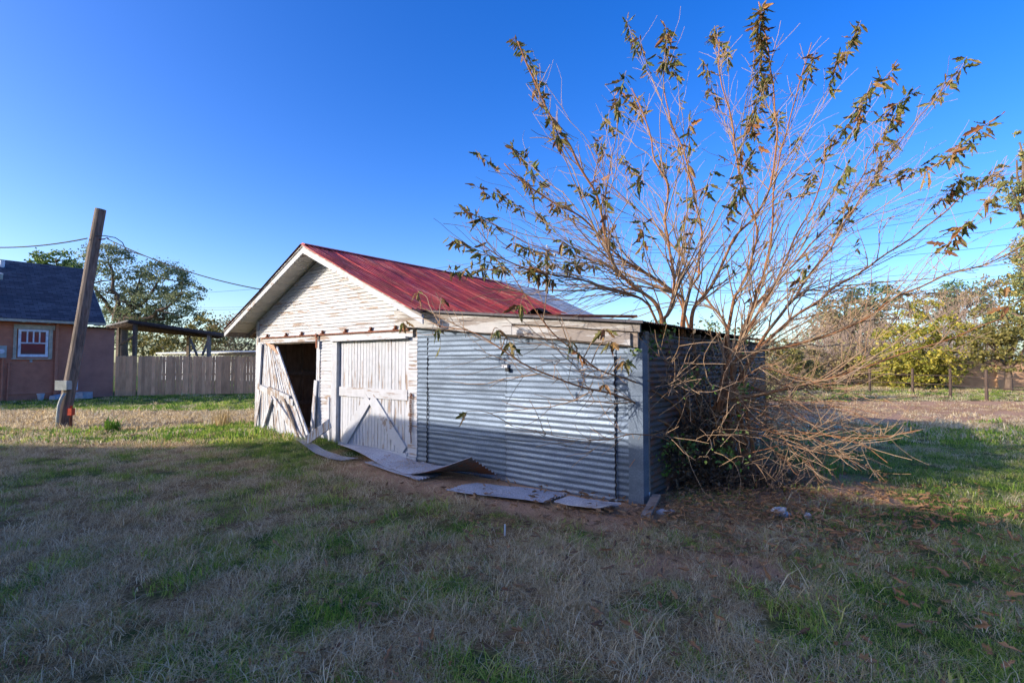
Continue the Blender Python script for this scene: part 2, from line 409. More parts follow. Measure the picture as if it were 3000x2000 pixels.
for i in range(9):
    boxo('stud', WOOD_IN, gar, WL + .032, WL + .12, .25 + i * .42, .295 + i * .42, 0, 2.6)
boxo('wall_rail', WOOD_GREY, gar, WL + .122, WL + .162, .05, 7, 1.36, 1.46)
boxo('wall_rail', WOOD_GREY, gar, WL + .122, WL + .162, .05, 7, .62, .71)
boxo('shelf', WOOD_IN, gar, WL + .13, WL + .5, 1.6, 3.4, 1.02, 1.05)
boxo('tie_beam', WOOD_IN, gar, WL, WR, 1.2, 1.29, 2.42, 2.55)
def clap(parent, u0b, u1b, u0t, u1t, z0, z1, th=.024, cut=True):
    segs = [(0, 1)]
    if cut and u1b - u0b > 1.2:
        c = rnd.uniform(.25, .75); segs = [(0, c), (c, 1)]
    for a, b in segs:
        x0, x1 = u0b + (u1b - u0b) * a + .0015, u0b + (u1b - u0b) * b - .0015
        y0, y1 = u0t + (u1t - u0t) * a + .0015, u0t + (u1t - u0t) * b - .0015
        w0, w1 = rnd.uniform(-.005, .005), rnd.uniform(-.005, .005); o = rnd.uniform(0, .004)
        m = MB()
        m.hexa([(x0, -th - o, z0 + w0), (x1, -th - o, z0 + w1), (x1, -.002, z0 + w1), (x0, -.002, z0 + w0),
                (y0, -.005, z1 + w0), (y1, -.005, z1 + w1), (y1, -.002, z1 + w1), (y0, -.002, z1 + w0)])
        m.build('siding_board', PAINT_U, parent)
EXPO = .068; z = 2.27
while z < 3.86:
    zt = z + EXPO + .006; f = lambda h: max(.02, min((3.925 - h) / .446, 2.86 if h > 2.3 else 2.86))
    clap(gar, max(WL + .1, UC - f(z)), min(WR, UC + f(z)), max(WL + .1, UC - f(zt)), min(WR, UC + f(zt)), z, zt); z += EXPO
z = .09
while z < 2.08:
    clap(gar, -6.99, -6.56, -6.99, -6.56, z, z + EXPO + .006, cut=False)
    clap(gar, -4.265, WR, -4.265, WR, z, z + EXPO + .006, cut=False); z += EXPO
boxo('base_board', PAINT_B, gar, -4.265, WR, -.04, -.001, -.05, .085)
# trim
boxo('corner_board', PAINT_V, gar, WL - .02, WL + .095, -.03, .06, -.05, 2.66)
boxo('door_jamb', PAINT_V, gar, WL + .115, WL + .215, -.045, .08, -.05, 2.16)
boxo('door_jamb', PAINT_V, gar, -7.12, -6.995, -.035, .08, -.02, 2.12)
boxo('door_jamb', PAINT_V, gar, -6.555, -6.50, -.05, .02, -.05, 2.115)
boxo('door_jamb', PAINT_V, gar, -6.498, -6.33, -.075, .09, -.05, 2.115)
boxo('header_board', PAINT_U, gar, WL + .22, -7.0, -.05, -.004, 2.125, 2.245)
boxo('header_board', PAINT_U, gar, -6.995, -4.12, -.052, -.004, 2.125, 2.245)
boxo('header_board', PAINT_U, gar, -6.49, -4.22, -.125, -.054, 2.10, 2.135)
one('door_track', RUST, gar, lambda m: m.box(WL + .32, -4.2, -.085, -.056, 2.235, 2.263))
for u in (-9.2, -8.35, -7.7, -6.9, -6.1, -5.3, -4.6): one('track_bracket', RUST, gar, lambda m: (m.box(u, u + .035, -.07, -.03, 2.25, 2.34), m.box(u - .01, u + .045, -.09, -.068, 2.262, 2.285)))
one('track_hanger', RUST, gar, lambda m: (m.box(-7.06, -7.0, -.1, -.085, 1.98, 2.26), m.tube([(-7.03, -.12, 2.24), (-7.03, -.09, 2.24)], .035, 10)))
boxo('track_end_block', WOOD_RAW, gar, -4.36, -4.24, -.08, -.055, 2.265, 2.37)
# right-hand sliding door
dr = one('barn_door', WOOD_GREY, gar, lambda m: m.box(-6.31, -4.275, .03, .04, .08, 2.12))
nb = 22; x = -6.31
for i in range(nb):
    w_ = 2.035 / nb; plank_y = rnd.uniform(-.004, .004)
    one('plank', PAINT_V, dr, lambda m: plank(m, x + .004, x + w_ - .006, .002 + plank_y, .03, .10 + rnd.uniform(-.02, .02), 2.12)); x += w_
boxo('rail', PAINT_U, dr, -6.31, -4.275, -.03, -.003, 1.035, 1.215)
boxo('rail', PAINT_B, dr, -6.32, -4.27, -.04, -.003, -.02, .135)
def diag(par, name, mat, a, b, wd, y, th=.026):
    def f(m):
        A = Vector((a[0], y, a[1])); B = Vector((b[0], y, b[1])); m.beam(A, B, wd, th, (0, -1, 0))
    return one(name, mat, par, f)
diag(dr, 'brace', PAINT_B, (-5.36, 1.03), (-6.12, .16), .20, -.0175, .034)
diag(dr, 'brace', PAINT_B, (-5.28, 1.03), (-4.36, .16), .21, -.0180, .034)
# left-hand door, racked and broken, bottom corner dragged outwards
dl = thing('broken_door', None, None); dl.parent = gar
tl, tr_, bl, br = Vector((-9.42, -.06, 2.16)), Vector((-8.66, -.07, 2.05)), Vector((-9.40, -.12, .10)), Vector((-6.72, -.34, .10))
nb = 17
for i in range(nb):
    a, b = i / nb, (i + .95) / nb
    lo_ = rnd.uniform(-.05, .05); hi_ = rnd.uniform(-.05, .03) - (.10 if i > 9 else 0)
    def f(m):
        T0, T1, B0, B1 = tl.lerp(tr_, a), tl.lerp(tr_, b), bl.lerp(br, a), bl.lerp(br, b)
        ax = Vector((0, 0, 1)); th = Vector((0, .022, 0)); o = Vector((0, rnd.uniform(-.008, .008), 0))
        T0, T1, B0, B1 = T0 + ax * hi_ + o, T1 + ax * hi_ + o, B0 + ax * lo_ + o, B1 + ax * lo_ + o
        # boards stay one width: lower gaps open like a fan
        m.hexa([B0, B0.lerp(B1, .9), B0.lerp(B1, .9) + th, B0 + th, T0, T1, T1 + th, T0 + th])
    one('plank', PAINT_VB, dl, f)
def dpt(s_, t, off): return tl.lerp(tr_, s_).lerp(bl.lerp(br, s_), t) + Vector((0, -off, 0))
def dbeam(a, b, wd, off, mat=PAINT_VB, th=.028, nm='brace'):
    return one(nm, mat, dl, lambda m: m.beam(dpt(*a, off), dpt(*b, off), wd, th, (-.25, -.95, 0)))
dbeam((-.04, .50), (.92, .62), .13, .022, nm='rail'); dbeam((.35, .50), (.90, .565), .07, .051, nm='rail')
dbeam((.42, .60), (.12, 1.0), .12, .052); dbeam((.40, .60), (.88, 1.02), .16, .024)
dbeam((1.0, .02), (1.0, 1.01), .10, .026, nm='stile'); dbeam((.06, .02), (.02, .5), .1, .026, nm='stile')
dbeam((.74, .60), (.84, .98), .07, .052, WOOD_GREY)
one('splintered_corner', WOOD_RAW, dl, lambda m: m.hexa([dpt(.6, .03, .05), dpt(1, .1, .05), dpt(1, .1, .02), dpt(.6, .03, .02), dpt(.3, -.01, .04), dpt(.9, -.005, .05), dpt(.9, -.005, .02), dpt(.3, -.01, .02)]))
for a, b, wd in (((-7.16, -.10, .12), (-7.08, -.06, 1.32), .11), ((-7.02, -.14, .3), (-7.06, -.10, 1.0), .07), ((-9.40, -.20, .08), (-9.36, -.10, .95), .09), ((-6.50, -.10, .06), (-6.56, -.09, 1.0), .05)):
    one('loose_stile', PAINT_VB, gar, lambda m: m.beam(a, b, wd, .025, (0, -1, 0)))
# roof: decking boards, rake boards, metal sheets
for sgn in (-1, 1):
    e = 3.44 if sgn < 0 else 3.22; nb = 24
    for i in range(nb):
        s0, s1 = .01 + e * i / nb, .01 + e * (i + .97) / nb
        def f(m):
            z0, z1 = RZ - SL * s0 - .05, RZ - SL * s1 - .05; j = rnd.uniform(-.003, .003)
            x0, x1 = UC + sgn * s0, UC + sgn * s1
            p = [(x0, -.478, z0 - .024 + j), (x1, -.478, z1 - .024 + j), (x1, 7.35, z1 - .024 + j), (x0, 7.35, z0 - .024 + j), (x0, -.478, z0), (x1, -.478, z1), (x1, 7.35, z1), (x0, 7.35, z0)]
            m.hexa(p)
        one('roof_board', PAINT_S, gar, f)
    eL = 3.47 if sgn < 0 else 3.52
    def f(m):
        q = lambda s_, y, dz: (UC + sgn * s_, y, RZ - SL * s_ - dz)
        m.hexa([q(0, -.505, .185), q(eL, -.505, .165), q(eL, -.48, .165), q(0, -.48, .185), q(0, -.505, .03), q(eL, -.505, .03), q(eL, -.48, .03), q(0, -.48, .03)])
    one('rake_board', PAINT_B, gar, f)
    def f(m):
        q = lambda s_, y, dz: (UC + sgn * s_, y, RZ - SL * s_ - dz)
        m.hexa([q(.0, -.525, .06), q(eL, -.525, .06), q(eL, -.507, .06), q(.0, -.507, .06), q(.0, -.525, .018), q(eL, -.525, .018), q(eL, -.507, .018), q(.0, -.507, .018)])
    one('rake_cap', PAINT_F, gar, f)
boxo('eave_fascia', WOOD_GREY, gar, UC - 3.47, UC - 3.45, -.47, 7.35, roofz(UC - 3.46) - .18, roofz(UC - 3.46) - .05)
for i in range(9): one('rafter_tail', WOOD_GREY, gar, lambda m: m.hexa([(UC - 3.43, .05 + i * .9, roofz(UC - 3.43) - .2), (WL - .03, .05 + i * .9, roofz(WL) - .2), (WL - .03, .09 + i * .9, roofz(WL) - .2), (UC - 3.43, .09 + i * .9, roofz(UC - 3.43) - .2),
    (UC - 3.43, .05 + i * .9, roofz(UC - 3.43) - .08), (WL - .03, .05 + i * .9, roofz(WL) - .08), (WL - .03, .09 + i * .9, roofz(WL) - .08), (UC - 3.43, .09 + i * .9, roofz(UC - 3.43) - .08)]))
def roof_sheet(sgn, y0, wd, mat, lift, e, seed):
    m = MB(); k = math.hypot(1, SL)
    def P(s_, t, h):
        x = UC + sgn * (.015 + t); sag = -.02 * math.sin(math.pi * t / e)
        return (x + sgn * h * SL / k, y0 + s_, RZ - SL * (.015 + t) + h / k + lift + sag - .012)
    corr(m, P, wd, e, .094, .020, 6, .014, seed)
    return m.build('roof_sheet', mat, gar, smooth=True)
y = -.56; i = 0
while y < 7.3:
    silver = y > 5.2
    roof_sheet(1, y, .70, GALV_ROOF if silver else REDROOF, (.008 if i % 2 else -.002) + (.02 if silver else 0), 3.25 + rnd.uniform(-.05, .06), i)
    roof_sheet(-1, y, .70, GALV_ROOF if silver else REDROOF, (.004 if i % 2 else -.001) + (.02 if silver else 0), 3.45, i + 40)
    y += .62; i += 1
one('ridge_cap', REDROOF, gar, lambda m: m.hexa([(UC - .12, -.52, RZ - .028), (UC + .12, -.52, RZ - .028), (UC + .12, 7.4, RZ - .028), (UC - .12, 7.4, RZ - .028), (UC - .03, -.52, RZ + .012), (UC + .03, -.52, RZ + .012), (UC + .03, 7.4, RZ + .012), (UC - .03, 7.4, RZ + .012)]))

# ------------------------------------------------------------------ lean-to shed of corrugated sheets
lt = thing('lean_to_shed', 'low lean-to shed clad in galvanised corrugated sheets beside the white garage', 'shed', P0, -TH)
ltop = lambda u: 2.17 - .0955 * u                       # top line of the front
nsheet = 0
def wall_sheet(u0, u1, z0, z1, y, mat, lean=0.0):
    global nsheet; nsheet += 1; m = MB(); s0 = nsheet * 3.7; ph = rnd.random()
    def P(s_, t, h):
        u = u0 + t; zz = min(z0 + s_, ltop(u) - .06)
        return (u, y - h - lean * t, zz)
    corr(m, P, z1 - z0, u1 - u0, .080, .0052, 12, .022, s0)
    m.build('wall_sheet', mat, lt, smooth=True)
for (u0, u1, y) in ((-4.04, -3.73, -.012), (-3.76, -2.07, -.024), (-2.10, -.34, -.033), (-.37, -.10, -.020)):
    z = -.03; k = 0
    while z < ltop(u0) - .1:
        wall_sheet(u0 + rnd.uniform(-.006, .006), u1 + rnd.uniform(-.008, .008), z, min(z + .645, 2.62), y - .005 * k, GALV_NEW if (u0 == -2.10 and k in (0, 1)) else GALV, rnd.uniform(-.002, .002)); z += .608; k += 1
for (b0, b1, mt) in ((.02, 2.3, GALV_OLD), (2.25, 4.5, GALV_OLD), (4.45, 6.72, GALV_OLD)):
    z = -.03; k = 0
    while z < 1.9:
        m = MB(); nsheet += 1; s0 = nsheet * 2.3
        corr(m, lambda s_, t, h: (h - .03 + .004 * k, b0 + t, min(z + s_, 2.06)), .645, b1 - b0, .076, .0105, 6, .008, s0)
        m.build('wall_sheet', mt, lt, smooth=True); z += .608; k += 1
one('corner_flashing', GALV, lt, lambda m: (m.box(-.175, .012, -.056, -.052, -.03, 1.96), m.box(.008, .012, -.0515, .10, -.03, 1.96)))
for u, y in ((-3.9, .05), (-.06, .10)): boxo('corner_post', WOOD_GREY, lt, u - .05, u + .05, y, y + .1, -.05, ltop(u) - .1)
boxo('corner_post', WOOD_GREY, lt, -.12, -.05, 6.6, 6.7, -.05, 2.05)
bk = MB(); bk.quad((-4, 6.72, -.03), (-.01, 6.72, -.03), (-.01, 6.72, 2.06), (-4, 6.72, 2.4)); bk.build('back_wall', GALV_OLD, lt)
for i, uu in enumerate((-3.75, -2.085, -.355)):   # black sealed joints
    one('seam_strip', TAR, lt, lambda m: m.tube([(uu + .004 * math.sin(j * .9), -.045 - .010 * math.sin(2 * math.pi * (z_ + .03) / .080), z_) for j, z_ in enumerate([.02 + .019 * q for q in range(int((ltop(uu) - .42) / .019))])], .011 if i != 1 else .003, 4))
def fboard(u0, u1, t0, t1, b0, b1, y0, y1, mat, nm='fascia_board'):
    """t: distance below the roof line of the top edge at both ends, b of the bottom edge"""
    L = ltop
    def f(m):
        n = 10
        for i in range(n):
            a0, a1 = i / n, (i + 1) / n; ua, ub = u0 + (u1 - u0) * a0, u0 + (u1 - u0) * a1
            ja, jb = .006 * noise.noise(Vector((ua * 2, t0 * 9, 1))), .006 * noise.noise(Vector((ub * 2, t0 * 9, 1)))
            ta, tb = L(ua) - (t0 + (t1 - t0) * a0), L(ub) - (t0 + (t1 - t0) * a1); ba, bb = L(ua) - (b0 + (b1 - b0) * a0) + ja, L(ub) - (b0 + (b1 - b0) * a1) + jb
            m.quad((ua, y0, ba), (ub, y0, bb), (ub, y0, tb), (ua, y0, ta)); m.quad((ua, y0, ba), (ua, y1, ba), (ub, y1, bb), (ub, y0, bb)); m.quad((ua, y0, ta), (ub, y0, tb), (ub, y1, tb), (ua, y1, ta))
        m.quad((u1, y0, L(u1) - b1), (u1, y1, L(u1) - b1), (u1, y1, L(u1) - t1), (u1, y0, L(u1) - t1)); m.quad((u0, y1, L(u0) - b0), (u0, y0, L(u0) - b0), (u0, y0, L(u0) - t0), (u0, y1, L(u0) - t0))
    return one(nm, mat, lt, f)
fboard(-4.48, .03, .02, .02, .10, .115, -.16, -.125, PAINT_F)
fboard(-4.40, -1.9, .104, .112, .28, .27, -.155, -.115, PAINT_F)
fboard(-1.895, -.10, .145, .135, .27, .285, -.15, -.115, PAINT_F)
fboard(-3.9, -.02, .10, .11, .28, .30, -.11, -.07, WOOD_GREY, 'rafter')
for b in (1.1, 2.2, 3.3, 4.4, 5.5, 6.6): fboard(-4.0, -.02, .05, .05, .14, .14, b, b + .04, WOOD_GREY, 'rafter')
b = -.22; i = 0
while b < 6.6:
    m = MB()
    corr(m, lambda s_, t, h: (-4.30 + t, b + s_, ltop(-4.30 + t) + .008 + h + (.004 if i % 2 else 0)), .72, 4.42, .076, .009, 4, .006, i * 5.1)
    m.build('roof_sheet', GALV_OLD, lt, smooth=True); b += .635; i += 1
one('drip_edge', DARKMETAL, lt, lambda m: m.hexa([(-4.32, -.235, ltop(-4.32) - .012), (.1, -.235, ltop(.1) - .012), (.1, -.215, ltop(.1) - .012), (-4.32, -.215, ltop(-4.32) - .012), (-4.32, -.235, ltop(-4.32) + .022), (.1, -.235, ltop(.1) + .022), (.1, -.215, ltop(.1) + .022), (-4.32, -.215, ltop(-4.32) + .022)]))
one('insulator', WHITEP, lt, lambda m: (m.box(-2.13, -2.03, -.09, -.045, 1.615, 1.66), m.box(-2.12, -2.10, -.1, -.09, 1.62, 1.655)))
one('insulator_clip', BLACK, lt, lambda m: m.box(-2.06, -2.0, -.10, -.06, 1.56, 1.613))
# scraps on the lean-to roof
one('tar_paper_scrap', TAR, None, lambda m: m.grid(lambda i, j: wld(-3.25 + .5 * i, 1.9 + .8 * j, ltop(-3.1) + .03 + .20 * math.sin(i * 2.6) * (1 - .5 * j) + .04 * math.sin(7 * j)), 10, 8), label='crumpled black tar paper scrap lying on the lean-to roof', cat='tar paper')
one('roof_pipe', RUST, None, lambda m: m.tube([wld(-3.3, 1.3, ltop(-3.3) + .06), wld(-1.55, 3.3, ltop(-1.55) + .25)], .03, 8), label='rusty pipe lying across the lean-to roof', cat='pipe')
def offcut(m): corr(m, lambda s_, t, h: wld(-2.9 + t, 2.7 + s_, ltop(-2.9 + t) + .05 + h + .16 * (1 - t / 1.1)), 1.1, 1.1, .076, .012, 4)
one('sheet_offcut', GALV_ROOF, None, offcut, smooth=True, label='short corrugated metal offcut propped on the lean-to roof', cat='metal sheet')
#PART3
# ------------------------------------------------------------------ scrap metal and boards in front of the sheds
def lp(x, y, z): return loc(gpt(x, y, z))
def bil(a, b, c, d, i, j): return a.lerp(b, i).lerp(c.lerp(d, i), j)
def bent(m):
    N0, F0 = lp(989, 1301, .13), lp(1050, 1305, .12); N1, F1 = lp(1186, 1388, .03), lp(1287, 1362, .03)
    F1.y = min(F1.y, -.07)
    E0, E1 = Vector((-2.36, -.50, .36)), Vector((-2.22, -.08, .06))
    def fn(i, j):
        # i across the width (near to far), j along the length
        if j < .58: k = j / .58; p = N0.lerp(N1, k).lerp(F0.lerp(F1, k), i)
        else: k = (j - .58) / .42; kk = k * k * (1.6 - .6 * k); p = N1.lerp(E0, k).lerp(F1.lerp(E1, k), i); p.z += (kk - k) * .25 * (1 - i)
        h = .016 * math.sin(2 * math.pi * i * 8.5)
        q = wld(p.x, p.y, 0); return (q.x, q.y, max(gz(q.x, q.y) + .012, p.z + .03 * math.sin(j * 9) * (j < .5)) + h)
    m.grid(fn, 68, 28)
bs = one('metal_sheet', GALV_FLOOR, None, bent, smooth=True, label='long corrugated metal sheet with its end bent up, lying before the white barn door', cat='metal sheet', group='loose sheets on the ground')
ub = MB(); bent(ub); ub.v = [(v[0] + .004, v[1] - .004, v[2] - .006) for v in ub.v]; ub.build('underside_shade', GALV_OLD, bs, smooth=True)  # added layer just below the sheet; its darker metal imitates shade underneath
def flat_sheet(a, b, wd, lab, lift=.02, curl=0.0):
    A, B = lp(*a, .03), lp(*b, .03); off = Vector((0, wd, 0)); sd = rnd.random() * 9
    def f(m):
        def fn(i, j):
            p = A.lerp(B, j) + off * i + Vector((0, .05 * math.sin(sd), 0)); p.y = min(p.y, -.05)
            q = wld(p.x, p.y, 0)
            return (q.x, q.y, gz(q.x, q.y) + lift + .016 * math.sin(2 * math.pi * i * 8.5) + .018 * noise.noise(Vector((i * 2, j * 3, sd))) + curl * max(0, j - .8) * 5 * (1 - i))
        m.grid(fn, 68, 14)
    one('metal_sheet', GALV_FLOOR, None, f, smooth=True, label=lab, cat='metal sheet', group='loose sheets on the ground')
flat_sheet((1063, 1354), (1215, 1404), .5, 'dusty corrugated sheet lying flat beside the bent-up one')
flat_sheet((1300, 1438), (1585, 1474), .56, 'flat corrugated sheet half buried in straw along the lean-to wall', .034)
flat_sheet((1630, 1474), (1785, 1500), .36, 'small flat corrugated sheet with lifted edge near the lean-to corner', .05, .05)
def scrap(m):
    pts = [(820, 1266, .16), (852, 1284, .14), (884, 1304, .10), (920, 1330, .05), (968, 1345, .03), (1000, 1350, .02)]
    c = [gpt(x, y, z) for x, y, z in pts]
    def fn(i, j):
        t = j * (len(c) - 1); k = min(int(t), len(c) - 2); p = c[k].lerp(c[k + 1], t - k)
        q = p + AB * (.30 * i * (.25 + .75 * j)) + AU * .05 * i
        return (q.x, q.y, max(gz(q.x, q.y) + .01, q.z - .10 * i * (1 - j)) + .006 * math.sin(i * 25))
    m.grid(fn, 16, 24)
one('metal_strip', GALV_FLOOR, None, scrap, smooth=True, label='curled strip of sheet metal in the grass before the broken door', cat='metal sheet')
one('loose_board', PAINT_VB, None, lambda m: m.beam(wld(-6.62, -.50, .20), wld(-5.95, -.44, .56), .17, .03, AB * -1), label='short peeling board leaning between the two garage doors', cat='board')
one('wood_plank', WOOD_GREY, None, lambda m: m.beam(gpt(1890, 1514, .03), at(1924, 1450, 6.15), .10, .03), label='grey weathered plank leaning at the lean-to corner', cat='plank')
one('metal_shard', GALV_ROOF, None, lambda m: m.beam(gpt(1893, 1474, .0), at(1901, 1440, 6.2), .035, .004, (0, -1, 0)), label='thin pale metal shard standing by the lean-to corner', cat='metal scrap')
def lump(c, rx, ry, rz, seed, n=14, k=.45):
    def f(m):
        def fn(i, j):
            a = 2 * math.pi * i; e = math.pi * (j - .5)
            d = Vector((math.cos(a) * math.cos(e), math.sin(a) * math.cos(e), math.sin(e)))
            s_ = 1 + k * noise.noise(d * 1.8 + Vector((seed, 0, 0))) + .2 * noise.noise(d * 5 + Vector((0, seed, 0)))
            return (c.x + d.x * rx * s_, c.y + d.y * ry * s_, max(c.z + d.z * rz * s_, c.z - rz * .55))
        m.grid(fn, n, n // 2 + 2)
    return f
p = gpt(2286, 1512); one('plastic_bag', LITTERW, None, lump(Vector((p.x, p.y, .04)), .085, .06, .06, 2.1, 20, .6), label='crumpled white plastic bag in the grass under the tree', cat='litter')
p = gpt(2366, 1520); one('paper_scrap', LITTERW, None, lump(Vector((p.x, p.y, .03)), .035, .03, .04, 5.1, 12, .6), label='small white paper scrap in the grass beside the plastic bag', cat='litter')
p = gpt(1950, 1500); one('stone', CONCRETE, None, lump(Vector((p.x, p.y, .0)), .10, .06, .035, 7.3, 16, .35), label='flat pale stone beside the weathered plank', cat='stone')
p = gpt(1479, 1562); one('marker_stake', WHITEP, None, lambda m: m.tube([p + Vector((0, 0, -.02)), p + Vector((0, 0, .09))], .009, 8), label='short white stake standing in the dry lawn', cat='stake')
def chain(m):
    for du, zz0, zz1 in ((-4.175, 1.14, .52), (-4.145, 1.14, .34)):
        z_ = zz0; k = 0
        while z_ > zz1:
            r = .018; pts = []
            for a in range(9):
                t = 2 * math.pi * a / 8; x = r * .62 * math.cos(t); y_ = r * 1.25 * math.sin(t)
                pts.append(wld(du + (x if k % 2 else 0) + .006 * math.sin(k), -.05 - (0 if k % 2 else x), z_ + y_))
            m.tube(pts, .005, 4, False); z_ -= .038; k += 1
    m.tube([wld(-4.19, -.02, 1.15), wld(-4.15, -.06, 1.16), wld(-4.12, -.05, 1.12)], .012, 5)
one('door_chain', RUST, None, chain, label='rusty chain hanging beside the closed barn door', cat='chain')

# ------------------------------------------------------------------ utility pole with its cables
PB = gpt(181, 1250); PT = at(297, 613, PB.y)
pole = thing('utility_pole', 'leaning weathered wooden utility pole with cut top in the yard', 'utility pole', (PB.x, PB.y, 0))
ax = PT - PB
one('shaft', POLE, pole, lambda m: m.tube([ax * t + Vector((.02 * math.sin(t * 5), 0, 0)) - (Vector((0, 0, .1)) if t == 0 else Vector()) for t in [i / 12 for i in range(13)]], [.148 - .026 * i / 12 for i in range(13)], 14), smooth=False)
def pp(t, dx, dy): return ax * t + Vector((dx, dy, 0))
mbx = one('meter_box', GREYBOX, pole, lambda m: m.box(*(lambda c: (c.x - .13, c.x + .14, c.y - .10, c.y + .06, c.z - .11, c.z + .11))(pp(.19, 0, -.14))))
one('lid', GREYBOX, mbx, lambda m: m.box(*(lambda c: (c.x - .145, c.x + .155, c.y - .125, c.y - .102, c.z - .12, c.z + .125))(pp(.19, 0, -.14))))
one('conduit', GREYBOX, pole, lambda m: m.tube([pp(.155, .09, -.2), pp(.13, .06, -.24), pp(.10, .04, -.25), pp(.05, .06, -.25), Vector((.10, -.25, -.05))], .035, 8), smooth=True)
one('cable_clamp', RUST, pole, lambda m: (m.tube([pp(.855, -.17, 0), pp(.86, .25, -.02)], .018, 6), m.tube([pp(.86, .25, -.02), pp(.868, .3, -.02), pp(.862, .34, 0)], .012, 6)))
va = thing('gas_valve', 'small orange red valve box on a thin post beside the utility pole', 'valve', (PB.x + .36, PB.y - .15, 0))
one('post', RUST, va, lambda m: m.tube([(0, 0, -.05), (0, 0, .34)], .035, 8)); one('valve_body', ORANGE, va, lambda m: (m.box(-.05, .06, -.06, .05, .32, .5), m.tube([(0, 0, .5), (.01, 0, .56)], .03, 8)))
def wire(a, b, sag, r, lab, n=24, grp=None):
    a, b = Vector(a), Vector(b)
    one('overhead_wire', BLACK, None, lambda m: m.tube([a.lerp(b, i / n) - Vector((0, 0, sag * 4 * (i / n) * (1 - i / n))) for i in range(n + 1)], r, 4), label=lab, cat='wire', group=grp)
ca = Vector((PB.x, PB.y, 0)) + pp(.862, .3, 0)
wire(Vector((PB.x, PB.y, 0)) + pp(.858, -.1, -.15), at(-420, 640, 14.5), .5, .016, 'black cable strung to the leaning pole above the red house roof')
wire(ca, wld(-8.7, .9, 3.28), .28, .014, 'black service cable sagging from the leaning pole to the garage roof')
cl = Vector((PB.x, PB.y, 0))
one('cable_loop', BLACK, None, lambda m: m.tube([cl + pp(.868, .1, -.15), cl + pp(.872, .3, -.1), cl + pp(.865, .55, -.05), cl + pp(.845, .72, 0), cl + pp(.81, .85, 0), ca.lerp(wld(-8.7, .9, 3.28), .2) - Vector((0, 0, .18))], .012, 5), label='slack loop of black cable at the clamp of the leaning pole', cat='wire')

# ------------------------------------------------------------------ red house (local x along its front, y back)
HA = R(52); HL = Vector((-22.3, 22.0, 0)); HD = Vector((.6157, .788, 0))      # the wall runs parallel to the garage's side
HO = HL + HD * 2.67
hs_ = thing('red_house', 'faded red clapboard house with slate blue shingle roof behind the pole', 'house', HO, HA)
def hx(px): k = (px - 1500) / FPX; return (k * HL.y - HL.x) / (HD.x - HD.y * k) - 2.67
hz = lambda py, px=120: CAM_H + (1060 - py) * (HL.y + HD.y * (hx(px) + 2.67)) / FPX
HW = 12.6
one('base_wall', BRICKRED, hs_, lambda m: m.box(-HW, 0, 0, 7.0, -.1, 3.72))
def clapwall(m):
    z_ = .3
    while z_ < 3.6:
        m.quad((-HW, -.038, z_), (0, -.038, z_), (0, -.004, z_ + .122), (-HW, -.004, z_ + .122)); m.quad((-HW, -.002, z_), (0, -.002, z_), (0, -.038, z_), (-HW, -.038, z_)); z_ += .12
one('clapboards', BRICKRED, hs_, clapwall, kind='stuff')
one('water_table', BRICKRED, hs_, lambda m: m.box(-HW, 0, -.045, -.001, .26, .3))
wn = one('window', CREAM, hs_, lambda m: (m.box(hx(37), hx(158), -.09, -.036, hz(966), hz(953)), m.box(hx(141), hx(152), -.08, -.036, hz(1050), hz(966)), m.box(hx(33), hx(150), -.11, -.036, hz(1053), hz(1050)), m.box(hx(37), hx(47), -.06, -.036, hz(1050), hz(966))))
def frame(m):
    x0, x1, z0, z1 = hx(51), hx(139), hz(1046), hz(967); zm = hz(1006)
    m.box(x0, x0 + .09, -.10, -.04, z0, z1); m.box(x1 - .09, x1, -.10, -.04, z0, z1)
    m.box(x0 + .09, x1 - .09, -.10, -.04, z1 - .09, z1); m.box(x0 + .09, x1 - .09, -.10, -.04, z0, z0 + .12); m.box(x0 + .09, x1 - .09, -.105, -.04, zm - .03, zm + .03)
    for k in (1, 2, 3): c = x0 + .09 + (x1 - x0 - .18) * k / 4; m.box(c - .025, c + .025, -.09, -.045, zm + .03, z1 - .09)
one('frame', WINWHITE, wn, frame)
x0, x1, zm = hx(51) + .09, hx(139) - .09, hz(1006)
for k in range(4): one('pane', PANE, wn, lambda m: m.box(x0 + (x1 - x0) * k / 4, x0 + (x1 - x0) * (k + 1) / 4 - .001, -.055, -.047, zm + .01, hz(967) - .06))
one('pane', PANE, wn, lambda m: m.box(x0, x1, -.055, -.047, hz(1046) + .1, zm - .01))
one('downspout', BRICKRED, hs_, lambda m: m.box(hx(160), hx(169), -.14, -.04, .02, 3.5)); one('corner_board', BRICKRED, hs_, lambda m: m.box(-.10, .012, -.05, -.001, 0, 3.6))
mt_ = one('meter_box', GREYBOX, hs_, lambda m: m.box(hx(-8), hx(17), -.22, -.04, hz(1049), hz(1015))); one('dial', WINWHITE, mt_, lambda m: m.tube([(hx(1), -.22, hz(1031)), (hx(1), -.27, hz(1031))], .1, 14))
one('meter_pipe', BRICKRED, hs_, lambda m: (m.tube([(hx(8), -.08, -.05), (hx(8), -.08, hz(1049))], .04, 8), m.tube([(hx(25), -.08, -.05), (hx(27), -.08, hz(1062))], .03, 8)))
one('outlet', GREYBOX, hs_, lambda m: m.box(hx(87), hx(95), -.07, -.036, hz(1061), hz(1054)))
one('door_casing', WINWHITE, hs_, lambda m: m.hexa([(hx(219), -.08, hz(1146)), (hx(230), -.08, hz(1146)), (hx(230), -.051, hz(1146)), (hx(219), -.051, hz(1146)), (hx(226), -.08, hz(1020)), (hx(233), -.08, hz(1020)), (hx(233), -.051, hz(1020)), (hx(226), -.051, hz(1020))]))
one('roof_bracket', CREAM, hs_, lambda m: m.beam((-.05, -.05, 3.1), (-.05, -.5, 3.5), .1, .1))
